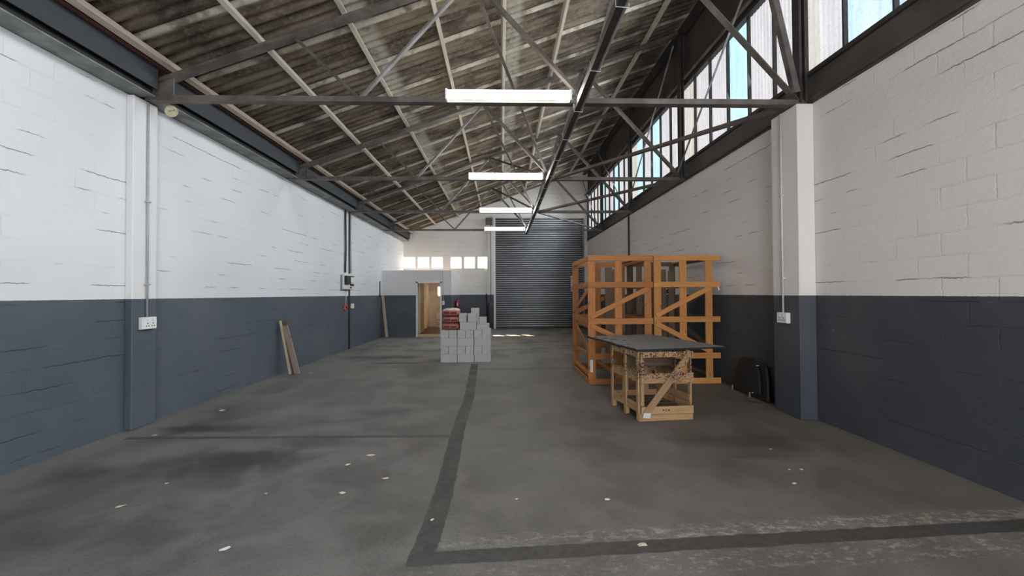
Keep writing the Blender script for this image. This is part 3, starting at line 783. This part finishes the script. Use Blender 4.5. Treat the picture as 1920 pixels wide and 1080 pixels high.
bm = BM(); box(bm, -4.40, -4.33, 11.29, 11.60, 1.90, 2.14); finish(bm, 'meter', M['black'], db, bevel=.01)
bm = BM(); box(bm, -4.40, -4.375, 11.72, 11.98, 1.96, 2.10); finish(bm, 'breaker_cover', M['white_plastic'], db, bevel=.006)
for q in ((11.70, 11.76, 1.86, 1.92), (11.80, 11.86, 1.86, 1.92), (11.90, 11.96, 1.86, 1.92), (11.72, 11.78, 1.79, 1.83), (11.68, 11.98, 2.13, 2.15)):
    bm = BM(); box(bm, -4.40, -4.375, *q); finish(bm, 'breaker', M['black'], db)
so = thing('isolator', 'small orange isolator on the left wall under the distribution board', 'switch', (-4.48, 11.57, 1.12))
bm = BM(); box(bm, -4.508, -4.45, 11.50, 11.64, 1.17, 1.33); finish(bm, 'housing', M['orange'], so, bevel=.01)
bm = BM(); tube(bm, [(-4.45, 11.57, 1.25), (-4.41, 11.57, 1.25)], .04, 12); finish(bm, 'knob', M['red'], so)
so = thing('isolator', 'small white switch box right of the orange isolator', 'switch', (-4.48, 12.1, 1.17))
bm = BM(); box(bm, -4.508, -4.45, 12.02, 12.18, 1.19, 1.34); finish(bm, 'housing', M['white_plastic'], so, bevel=.008)
bm = BM(); box(bm, -4.45, -4.44, 12.07, 12.13, 1.24, 1.29); finish(bm, 'rocker', M['white_metal'], so)
pipe('conduit', [(-2.20, WY-.012, 1.34), (-2.20, WY-.012, 2.50)], .014, 'conduit_w', 'thin vertical trunking on the washroom front wall right of the doorway')
so = thing('light_switch', 'white light switch on the washroom wall right of the doorway', 'switch', (-2.21, WY, 1.2))
bm = BM(); box(bm, -2.25, -2.165, WY-.03, WY-.001, 1.20, 1.35); finish(bm, 'face_plate', M['white_plastic'], so, bevel=.004)
bm = BM(); box(bm, -2.22, -2.195, WY-.036, WY-.03, 1.25, 1.30); finish(bm, 'rocker', M['white_metal'], so)
# fire extinguisher on the side of the washroom
fe = thing('fire_extinguisher', 'red fire extinguisher hung on the side of the washroom box', 'fire extinguisher', (-1.80, 16.1, 1.0))
bm = BM(); pr = [(1.00, .07), (1.01, .085), (1.30, .085), (1.36, .06), (1.385, .025), (1.40, .02)]
tube(bm, [(-1.80, 16.1, z) for z, r in pr], [r for z, r in pr], 18); finish(bm, 'cylinder', M['red'], fe)
bm = BM(); beam(bm, (-1.80, 16.14, 1.41), (-1.80, 16.0, 1.44), .02, .02); tube(bm, [(-1.80, 16.1, 1.38), (-1.80, 16.1, 1.44)], .02, 10); finish(bm, 'valve_handle', M['black'], fe)
bm = BM(); tube(bm, [(-1.80, 16.07, 1.41), (-1.75, 15.99, 1.38), (-1.72, 15.98, 1.2), (-1.74, 15.99, 1.02)], .013, 8); finish(bm, 'hose', M['black'], fe)
bm = BM(); box(bm, -1.76, -1.70, 16.01, 16.02, 1.12, 1.26); bmesh.ops.translate(bm, verts=bm.verts, vec=(-.03, 0, 0)); finish(bm, 'label_sticker', M['white_plastic'], fe)
bm = BM(); box(bm, -1.904, -1.87, 16.06, 16.14, 1.15, 1.30); finish(bm, 'bracket', M['steel'], fe)

# ---------------------------------------------------------------- leaning timbers
def plank(p, q, w, t, mat, label, up=(0, -1, 0)):
    board('plank', p, q, w, t, M[mat], None, up=up, label=label, cat='plank', group='planks leaning on the left wall')
plank((-4.255, 8.16, .012), (-4.455, 8.16, 1.09), .03, .05, 'wood_l', 'thin light strip of wood, leftmost of the short planks leaning on the left wall', up=(1, 0, .2))
plank((-4.20, 8.24, .012), (-4.415, 8.24, 1.075), .09, .028, 'wood_b', 'dark brown plank in the middle of the short leaning bundle', up=(1, 0, .2))
plank((-4.125, 8.19, .015), (-4.375, 8.19, .99), .105, .035, 'wood_p', 'short pale weathered plank, widest and rightmost of the leaning bundle', up=(1, 0, .2))
plank((-4.30, 15.08, .012), (-4.456, 15.08, 1.56), .095, .04, 'wood_l', 'long light wood plank leaning in the corner beside the washroom', up=(1, 0, .1))
pipe('rod', [(-4.49, 14.86, 1.50), (-4.49, 14.86, 2.09)], .018, 'conduit_d', 'short dark vertical rod on the left wall near the washroom corner', 'rod')

# ---------------------------------------------------------------- block stack and cement bags
bcache = {}
def block(x0, x1, y0, y1, z0, z1, label, grp='grey concrete blocks in the stack'):
    g = .002
    dim = (round(x1-x0, 3), round(y1-y0, 3), round(z1-z0, 3))
    if dim not in bcache:
        bm = BM(); box(bm, -dim[0]/2+g, dim[0]/2-g, -dim[1]/2+g, dim[1]/2-g, .0005, dim[2]-.001)
        me_o = finish(bm, 'concrete_block', M['block'], loc=(0, 0, 0), bevel=.004)
        bcache[dim] = me_o; o = me_o
    else:
        o = bcache[dim].copy(); COL.objects.link(o)
    o.location = ((x0+x1)/2+random.uniform(-.002, .002), (y0+y1)/2+random.uniform(-.004, .004), z0)
    tag(o, label, 'concrete block', grp)
SX, SY = -1.445, 9.45
cn = ['bottom course', 'second course', 'third course', 'fourth course']
p3 = ['left', 'middle', 'right']; p6 = ['leftmost', 'second from left', 'third from left', 'third from right', 'second from right', 'rightmost']
for c in range(4):
    z0 = c*.19
    rowsd = (('front face', 0.0), ('second row back', .195), ('rear row', .39)) if c % 2 == 0 else (('front face', 0.0), ('rear row', .39))
    for rn, dy in rowsd:
        if c % 2 == 1 and dy == 0:
            for k in range(6):
                x = SX+k*.1945+(.004 if k >= 2 else 0)+(.004 if k >= 4 else 0)
                block(x, x+.19, SY+random.uniform(-.006, .006), SY+.385, z0, z0+.19, 'grey block end-on in the %s of the stack front, %s of six' % (cn[c], p6[k]))
        else:
            for k in range(3):
                x = SX+k*.397
                block(x, x+.39, SY+dy, SY+dy+.19, z0, z0+.19, 'grey block lying lengthwise in the %s of the stack, %s, %s' % (cn[c], p3[k], rn))
T = .76
up_ = 'loose upper blocks of the stack'
block(-.99, -.60, 9.46, 9.65, T, T+.19, 'lengthwise grey block on the stack beside the bags, under two end-on blocks', up_)
block(-.99, -.60, 9.66, 9.85, T, T+.19, 'grey block lying behind the lengthwise block beside the bags', up_)
block(-1.01, -.83, 9.46, 9.85, T+.19, T+.38, 'left one of the two end-on blocks at the top of the stack', up_)
block(-.80, -.62, 9.44, 9.83, T+.19, T+.38, 'right one of the two end-on blocks at the top of the stack', up_)
block(-.595, -.30, 9.50, 9.69, T, T+.135, 'thin grey block low at the right end of the stack top', up_)
block(-.595, -.30, 9.70, 9.89, T, T+.135, 'thin grey block behind the low one at the right end of the stack top', up_)
block(-.53, -.36, 9.50, 9.69, T+.135, T+.30, 'small squarish grey block standing at the right end of the stack', up_)
block(-.76, -.56, 9.87, 10.02, T, T+.50, 'tall upright grey block at the back of the stack, highest of all', up_)

def sack(z0, h, label, top, dx=0):
    t = thing('cement_bag', label, 'cement bag', (-1.21+dx, 9.70, z0), 'cement bags on the block stack')
    bm = BM(); cx, cy, a, b, cz = -1.215+dx, 9.72, .205, .27, z0+h/2
    NU, NV = 32, 14; rows = []
    for j in range(NV+1):
        v = -math.pi/2+math.pi*j/NV; row = []
        for i in range(NU):
            u = 2*math.pi*i/NU
            sgn = lambda q, e: math.copysign(abs(q)**e, q)
            cv = abs(math.cos(v))**.45
            x = a*cv*sgn(math.cos(u), .35); y = b*cv*sgn(math.sin(u), .35); zz = h/2*sgn(math.sin(v), .75)
            k = .006*math.sin(9*u+3*v+z0*20)+.004*math.sin(17*u)
            if zz > 0: zz *= 1 - .18*abs(x/a)**3*(1 if top else .3)
            row.append(bm.verts.new((cx+x*(1+k*2), cy+y*(1+k), max(z0+.001, min(z0+h-.002, cz+zz+k*.5*(zz > 0))))))
        rows.append(row)
    for j in range(NV):
        for i in range(NU):
            f = bm.faces.new((rows[j][i], rows[j][(i+1) % NU], rows[j+1][(i+1) % NU], rows[j+1][i])); f.smooth = True
            if top and j > NV*.62: f.material_index = 1
    bmesh.ops.remove_doubles(bm, verts=bm.verts, dist=1e-5)
    finish(bm, 'sack', [M['bag'], M['bag_top']], t)
    zc = z0+h*.45; w0, w1 = cx-.15, cx+.15; yy = cy-b-.004
    bm = BM(); box(bm, w0, cx-.01, yy, yy+.02, zc-.02, zc+.03); finish(bm, 'print_panel', M['bag_print'], t)
    bm = BM(); box(bm, cx+.01, w1, yy, yy+.02, zc-.025, zc+.022); finish(bm, 'print_panel', M['bag_print'], t)
sack(T, .165, 'brick-red cement bag at the bottom of the three on the block stack', False)
sack(T+.165, .155, 'brick-red cement bag in the middle of the three on the block stack', False, .01)
sack(T+.32, .19, 'top cement bag with a pale crumpled upper side on the block stack', True, -.004)

# ---------------------------------------------------------------- two tall open crates
def tall_crate(x0, x1, y0, y1, m1, m2, label, left):
    t = thing('open_crate', label, 'crate', ((x0+x1)/2, (y0+y1)/2, 0), 'tall open timber crates')
    th = .022; Hh = 2.28; W = x1-x0
    zr = [(2.185, 2.28), (1.71, 1.81), (1.06, 1.165) if left else (1.09, 1.19), (.445, .545), (.0, .10)]
    posts = [x0+.065, x0+W*.47, x1-.085] if left else [x0+.075, x0+W*.46, x1-.16]
    # front and back panels
    for (yy, s, mt) in ((y0, 1, m1), (y1, -1, m2)):
        yo = yy+s*th*.5; yi = yy+s*th*1.5; ya = yy+s*th*.5
        for k, xp in enumerate(posts):
            board('post', (xp, yi+s*.004, .0), (xp, yi+s*.004, Hh-.01), .13 if k == 0 else .125, .025, M[mt], t, up=(1, 0, 0))
        for (za, zb) in zr:
            xe = x1+(.0 if left else .03)
            board('rail', (x0, yo, (za+zb)/2), (xe, yo, (za+zb)/2), zb-za, th, M[mt], t)
        xa, xb = x0+.03, posts[2]+.01
        board('diagonal', (xa+.01, yo+s*.001, zr[2][1]+.02), (xb, yo+s*.001, zr[1][0]-.01), .085, th*.9, M[mt], t)
        board('diagonal', (xa+.01, yo+s*.001, zr[2][0]-.02), (xb, yo+s*.001, zr[3][1]+.02), .085, th*.9, M[mt], t)
    # side rails
    for xx, s in ((x0, 1), (x1-(0 if left else .1), -1)):
        for (za, zb) in zr:
            board('side_rail', (xx+s*.013, y0+.05, (za+zb)/2), (xx+s*.013, y1-.05, (za+zb)/2), (zb-za)*.9, .02, M[m2], t)
        if s == (1 if left else -1):
            board('side_diagonal', (xx+s*.014, y0+.06, 1.68), (xx+s*.014, y1-.06, 1.22), .085, .018, M[m2], t)
            board('side_diagonal', (xx+s*.014, y0+.06, .62), (xx+s*.014, y1-.06, 1.04), .085, .018, M[m2], t)
    # top edge slats front to back and base runners
    for k, f in enumerate((.0, .5, 1.0)):
        xx = x0+.06+(W-.2)*f
        board('base_runner', (xx, y0+.06, .145), (xx, y1-.06, .145), .04, .09, M[m2], t)
    for k, f in enumerate((.02, .97)):
        xx = x0+.05+(W-.16)*f
        board('top_slat', (xx, y0+.05, Hh-.03), (xx, y1-.05, Hh-.03), .03, .08, M[m1], t)
    return t
tall_crate(1.53, 2.69, 7.02, 8.62, 'wood_r', 'wood_r', 'reddish tall open timber crate, left of the two', True)
tall_crate(2.705, 3.865, 7.02, 8.62, 'wood_o', 'wood_b', 'orange tall open timber crate, right of the two, by the right wall', False)
# loose boards standing inside the crates
loose = [(2.28, 8.45, 'broad dark board standing inside the left tall crate'), (2.42, 8.50, 'dark board standing right of the broad one inside the left tall crate'), (2.53, 8.44, 'narrow dark board at the right corner inside the left tall crate')]
for i, (x, y, l) in enumerate(loose):
    board('loose_board', (x, y, .25), (x+.01, y+.03, 2.16-.04*i), .15 if i == 0 else .10, .025, M['wood_g'], None, up=(1, 0, 0), label=l, cat='board', group='loose boards standing in the tall crates')
loose = [(2.90, 8.35, .12, 'dark board standing at the left inside the right tall crate'), (3.33, 8.42, .13, 'grey-brown board in the middle inside the right tall crate'), (3.47, 8.46, .10, 'thin board right of the middle inside the right tall crate'), (3.60, 8.40, .12, 'brown board at the right inside the right tall crate')]
for i, (x, y, wd, l) in enumerate(loose):
    board('loose_board', (x, y, .25), (x+.01, y+.03, 2.17-.03*i), wd, .025, M['wood_g' if i != 1 else 'wood_p'], None, up=(1, 0, 0), label=l, cat='board', group='loose boards standing in the tall crates')
# rag tape on the far left post
bm = BM(); box(bm, 1.505, 1.60, 8.575, 8.64, 1.66, 1.99)
for v in bm.verts: v.co.x += random.uniform(-.01, .02); v.co.y -= .0
bmesh.ops.subdivide_edges(bm, edges=bm.edges, cuts=3, use_grid_fill=True)
for v in bm.verts: v.co += Vector((random.uniform(-.008, .008), random.uniform(-.008, .008), random.uniform(-.01, .01)))
finish(bm, 'wrapping_film', M['film'], label='torn pale wrapping film around the rear left post of the left tall crate', cat='plastic film')
def litter_quad(name, pts, mat, label, cat='scrap', group=None, parent=None):
    bm = BM(); a = [bm.verts.new(p) for p in pts]; f = bm.faces.new(a)
    r = bmesh.ops.extrude_face_region(bm, geom=[f]); bmesh.ops.translate(bm, verts=[g for g in r['geom'] if isinstance(g, bmesh.types.BMVert)], vec=(0, 0, .002))
    return finish(bm, name, M[mat], label=label, cat=cat, group=group)
bm = BM(); box(bm, 1.555, 1.60, 7.004, 7.008, .22, .44); finish(bm, 'paper_label', M['paperw'], label='white paper strip stuck low on the front left post of the left tall crate', cat='paper')
bm = BM(); beam(bm, (3.845, 7.0, 1.715), (3.865, 7.0, 1.655), .006, .02); finish(bm, 'paper_label', M['paperw'], label='small white tag hanging at the upper right of the right tall crate', cat='paper')

# ---------------------------------------------------------------- small splattered crate with felt-covered board
def small_crate():
    t = thing('low_crate', 'low pale timber crate splattered with black, holding up the grey board', 'crate', (2.05, 5.4, 0))
    ex = Vector((.68, .055, 0)); ey = Vector((-.14, .80, 0)); O = Vector((1.735, 4.99, 0))
    P = lambda a, b, z: tuple(O + ex*a + ey*b + Vector((0, 0, z)))
    nx = ex.normalized(); ny = ey.normalized()
    th = .02
    def h(name, a0, b0, a1, b1, z0, z1, mt, t_=th): return board(name, P(a0, b0, (z0+z1)/2), P(a1, b1, (z0+z1)/2), z1-z0, t_, M[mt], t)
    def v(name, a, b, z0, z1, w_, mt, up, t_=th): return board(name, P(a, b, z0), P(a, b, z1), w_, t_, M[mt], t, up=up)
    # base boards
    h('base_board', 0, -.012, 1, -.012, .005, .085, 'wood_c', .03); h('base_board', 0, -.02, 1.01, -.02, .09, .185, 'wood_c', .03)
    h('base_board', 0, 1.0, 1, 1.0, .09, .20, 'wood_c'); 
    h('side_board', .0, .02, .0, .98, .10, .21, 'wood_c'); h('side_board', 1, .02, 1, .98, .10, .21, 'wood_c')
    h('side_board', .985, .02, .985, .98, .22, .31, 'wood_c')
    for b in (.12, .32, .52, .72, .9): board('floor_slat', P(.02, b, .115), P(.98, b, .115), .012, .13, M['wood_b'], t)
    # side uprights
    for b in (.045, .45, .94):
        v('upright', -.018, b, .0, .86, .055, 'wood_s', tuple(ny)); v('upright', 1.0, b, .02 if b > .1 else .2, .86, .055, 'wood_s', tuple(ny))
    v('upright', .035, -.0, .19, .87, .05, 'wood_s', tuple(nx)); v('upright', .30, 1.0, .2, .86, .09, 'wood_s', tuple(nx)); v('upright', .75, 1.0, .2, .86, .09, 'wood_c', tuple(nx))
    # foot blocks
    for a in (.0, .97):
        for b in (.03, .47, .93): board('foot', P(a+.015, b-.04, .05), P(a+.015, b+.05, .05), .10, .05, M['wood_c'], t)
    # belts
    h('rail', 0, -.018, 1.02, -.018, .475, .60, 'wood_s'); h('rail', 0, 1.012, 1, 1.012, .475, .58, 'wood_s')
    h('rail', .012, .03, .012, .97, .475, .60, 'wood_s'); h('rail', .985, .03, .985, .97, .47, .56, 'wood_s')
    h('top_rail', 0, -.018, 1.02, -.018, .80, .868, 'wood_s'); h('top_rail', 0, 1.012, 1, 1.012, .80, .868, 'wood_s')
    h('top_rail', .012, .03, .012, .97, .79, .868, 'wood_s'); h('top_rail', .985, .03, .985, .97, .79, .868, 'wood_s')
    h('middle_rail', 0, .5, 1, .5, .62, .76, 'wood_b')
    # diagonal on the front
    board('diagonal', P(.07, -.05, .10), P(.95, -.05, .865), .085, .022, M['wood_s'], t)
    bm = BM()
    for k in range(1): pass
    # hand-lettered mark on the front board: M C A
    o_ = O + ny*(-.032-.0) 
    def stroke(a0, z0, a1, z1): beam(bm, tuple(O+ex*a0+ny*(-.034)+Vector((0, 0, z0))), tuple(O+ex*a1+ny*(-.034)+Vector((0, 0, z1))), .002, .006)
    for (a0, z0, a1, z1) in ((.40, .125, .405, .152), (.405, .152, .418, .135), (.418, .135, .431, .152), (.431, .152, .436, .125), (.485, .150, .46, .148), (.46, .148, .458, .128), (.458, .128, .485, .126), (.505, .126, .52, .152), (.52, .152, .537, .126), (.51, .137, .532, .137)):
        stroke(a0, z0, a1, z1)
    finish(bm, 'lettering', M['ink'], t)
    bm = BM(); q = [O+ex*.0+ny*(-.056)+Vector((0, 0, .06)), O+ex*.14+ny*(-.056)+Vector((0, 0, .05)), O+ex*.16+ny*(-.056)+Vector((0, 0, .115)), O+ex*.02+ny*(-.056)+Vector((0, 0, .12))]
    a = [bm.verts.new(p) for p in q]; b2 = [bm.verts.new(p+ny*.005) for p in q]; bm.faces.new(a); bm.faces.new(b2[::-1])
    for i in range(4): bm.faces.new((a[i], b2[i], b2[(i+1) % 4], a[(i+1) % 4]))
    finish(bm, 'torn_tape', M['tape'], t)
small_crate()
def felt_board():
    t = thing('covered_board', 'large grey board with ragged black edges lying on the low crate', 'board', (2.16, 5.9, .87))
    c0, c1, c2, c3 = Vector((1.70, 5.01, .873)), Vector((2.965, 5.24, .873)), Vector((2.56, 6.84, .873)), Vector((1.42, 6.62, .873))
    bm = BM(); N = 26; loop = []
    cs = [c0, c1, c2, c3]
    rr = random.Random(3)
    for k in range(4):
        a, b = cs[k], cs[(k+1) % 4]; d = (b-a).normalized(); nrm = Vector((d.y, -d.x, 0))
        for i in range(N):
            f = i/N; rag = rr.uniform(-.006, .008) if k != 3 else rr.uniform(-.028, .012)
            loop.append(a.lerp(b, f)+nrm*rag)
    lo = [bm.verts.new(p) for p in loop]; hi = [bm.verts.new(p+Vector((0, 0, .022))) for p in loop]
    bm.faces.new(lo[::-1]); bm.faces.new(hi)
    n_ = len(loop)
    for i in range(n_): bm.faces.new((lo[i], lo[(i+1) % n_], hi[(i+1) % n_], hi[i]))
    finish(bm, 'black_felt', M['felt_edge'], t)
    bm = BM(); cen = sum(cs, Vector())/4; loop = []
    for k in range(4):
        a, b = cs[k], cs[(k+1) % 4]
        for i in range(N):
            p = a.lerp(b, i/N); p = cen+(p-cen)*(.985-(rr.uniform(0, .05) if k == 3 else rr.uniform(0, .006)))
            loop.append(Vector((p.x, p.y, .8955)))
    lo = [bm.verts.new(p) for p in loop]; hi = [bm.verts.new(p+Vector((0, 0, .004))) for p in loop]
    bm.faces.new(lo[::-1]); bm.faces.new(hi); n_ = len(loop)
    for i in range(n_): bm.faces.new((lo[i], lo[(i+1) % n_], hi[(i+1) % n_], hi[i]))
    finish(bm, 'grey_surface', M['felt'], t)
    for (x, y, l, w_, a) in ((1.62, 6.25, .13, .03, .5), (1.70, 6.05, .10, .025, -.3), (1.60, 5.75, .07, .02, .9), (1.83, 5.95, .05, .02, .1), (1.75, 5.5, .06, .018, 1.0), (1.52, 6.42, .08, .02, .2)):
        d = Vector((math.cos(a), math.sin(a), 0)); s = Vector((-d.y, d.x, 0)); p = Vector((x, y, .8998))
        bm = BM(); q = [p-d*l/2, p-d*l*.1+s*w_/2, p+d*l/2+s*w_*.2, p+d*l*.2-s*w_/2]
        lo = [bm.verts.new(v) for v in q]; hi = [bm.verts.new(v+Vector((0, 0, .005))) for v in q]
        bm.faces.new(lo[::-1]); bm.faces.new(hi)
        for i in range(4): bm.faces.new((lo[i], lo[(i+1) % 4], hi[(i+1) % 4], hi[i]))
        finish(bm, 'torn_flap', M['felt_edge'], t)
felt_board()

# ---------------------------------------------------------------- black case against the right wall
def black_case():
    t = thing('chair_back', 'black padded chair back standing on the floor against the right wall beside the crates', 'chair back', (3.88, 6.15, 0))
    def shell(pts, x0, x1, mat, name, lean=.12, bev=.02):
        bm = BM()
        a = [bm.verts.new((x0+lean*z, y, z)) for y, z in pts]; b = [bm.verts.new((x1+lean*z, y, z)) for y, z in pts]
        bm.faces.new(a); bm.faces.new(b[::-1]); n_ = len(pts)
        for i in range(n_): bm.faces.new((a[i], b[i], b[(i+1) % n_], a[(i+1) % n_]))
        return finish(bm, name, M[mat], t, bevel=bev)
    outer = [(6.60, .0), (6.62, .06), (6.55, .32), (6.50, .50), (6.42, .565), (6.2, .575), (5.95, .555), (5.82, .50), (5.75, .30), (5.70, .05), (5.72, .0)]
    shell(outer, 3.84, 3.885, 'black', 'frame')
    inner = [(6.50, .08), (6.46, .30), (6.42, .47), (6.36, .515), (6.0, .50), (5.93, .44), (5.87, .25), (5.84, .08)]
    shell(inner, 3.805, 3.845, 'black_cloth', 'padding')
    for y in (6.53, 6.07):
        bm = BM(); box(bm, 3.80, 3.815, y-.014, y+.012, .002, .085); finish(bm, 'clip', M['film'], t, bevel=.004, label='pale clip at the foot')
    for pp in ([(3.90, 5.98, .50), (3.86, 5.98, .50)], [(3.82, 6.0, .09), (3.80, 6.0, .09)]):
        bm = BM(); tube(bm, pp, .006, 10); finish(bm, 'bolt', M['white_metal'], t)
black_case()
bm = BM(); beam(bm, (3.60, 5.85, .008), (3.75, 5.70, .008), .03, .014); finish(bm, 'scrap', M['ink'], label='small dark sliver on the floor in front of the black chair back', cat='scrap')

# ---------------------------------------------------------------- litter on the floor
def flake(x, y, r, mat, label, name='paper_scrap', el=1.6, seed=0):
    r *= .72; rr = random.Random(seed); n_ = 7; bm = BM(); a0 = rr.uniform(0, 3)
    top = []; bot = []
    for i in range(n_):
        a = 2*math.pi*i/n_; q = r*rr.uniform(.6, 1.1)
        px, py = q*math.cos(a)*el, q*math.sin(a)
        px, py = px*math.cos(a0*.3)-py*math.sin(a0*.3), px*math.sin(a0*.3)+py*math.cos(a0*.3)
        z = .002+rr.uniform(0, r*.25)
        bot.append(bm.verts.new((x+px, y+py, z))); top.append(bm.verts.new((x+px, y+py, z+.0015)))
    bm.faces.new(bot[::-1]); bm.faces.new(top)
    for i in range(n_): bm.faces.new((bot[i], bot[(i+1) % n_], top[(i+1) % n_], top[i]))
    finish(bm, name, M[mat], label=label, cat='litter', group='scraps littering the floor')
LIT = [(-3.911, 5.699, .04, 'paperw', 'white scrap on the floor near the left wall, beyond the cross trench'),
       (-1.319, 4.042, .045, 'paper', 'flat yellowish scrap, farthest of the cluster left of the trench'),
       (-1.462, 3.837, .025, 'paperw', 'thin white scrap just in front of the flat yellowish one'),
       (-1.025, 3.538, .032, 'paper', 'pale yellow scrap nearest the trench in the left cluster'),
       (-1.295, 3.296, .03, 'paper', 'thin cream scrap, closest to the camera of the left cluster'),
       (-1.761, 2.597, .030, 'paperw', 'crumpled white scrap at the bottom left of the floor'),
       (-2.919, 3.151, .028, 'paper', 'pale scrap on the stained floor towards the left wall'),
       (.891, 2.555, .034, 'paper', 'yellow leaf-like scrap lying on the front trench'),
       (.814, 3.12, .022, 'paperw', 'small white scrap right of centre beyond the front trench'),
       (2.603, 3.581, .016, 'paperw', 'tiny white scrap, left of a pair on the right of the floor'),
       (2.714, 3.577, .020, 'paperw', 'tiny white scrap, right of a pair on the right of the floor'),
       (2.454, 3.322, .020, 'paperw', 'small white scrap in front of the pair on the right of the floor'),
       (.111, 3.153, .012, 'paperw', 'tiny white speck right of the main trench'),
       (-2.877, 3.518, .016, 'paperw', 'tiny white speck left of the dark stain'),
       (-1.916, 3.31, .010, 'paperw', 'tiny white speck between the two left scraps'),
       (-.501, 2.887, .016, 'paperw', 'small white chip lying on the main trench'),
       (-4.0, 4.72, .03, 'paperw', 'white scrap on the cross trench beside the left pilaster'),
       (-3.95, 8.35, .035, 'paperw', 'small white scrap right of the leaning planks'),
       (2.75, 4.05, .018, 'paperw', 'small white scrap farthest right between crate and camera')]
for i, (x, y, r, m_, l) in enumerate(LIT): flake(x, y, r, m_, l, seed=i)
# fallen chips on slate paint of the left wall
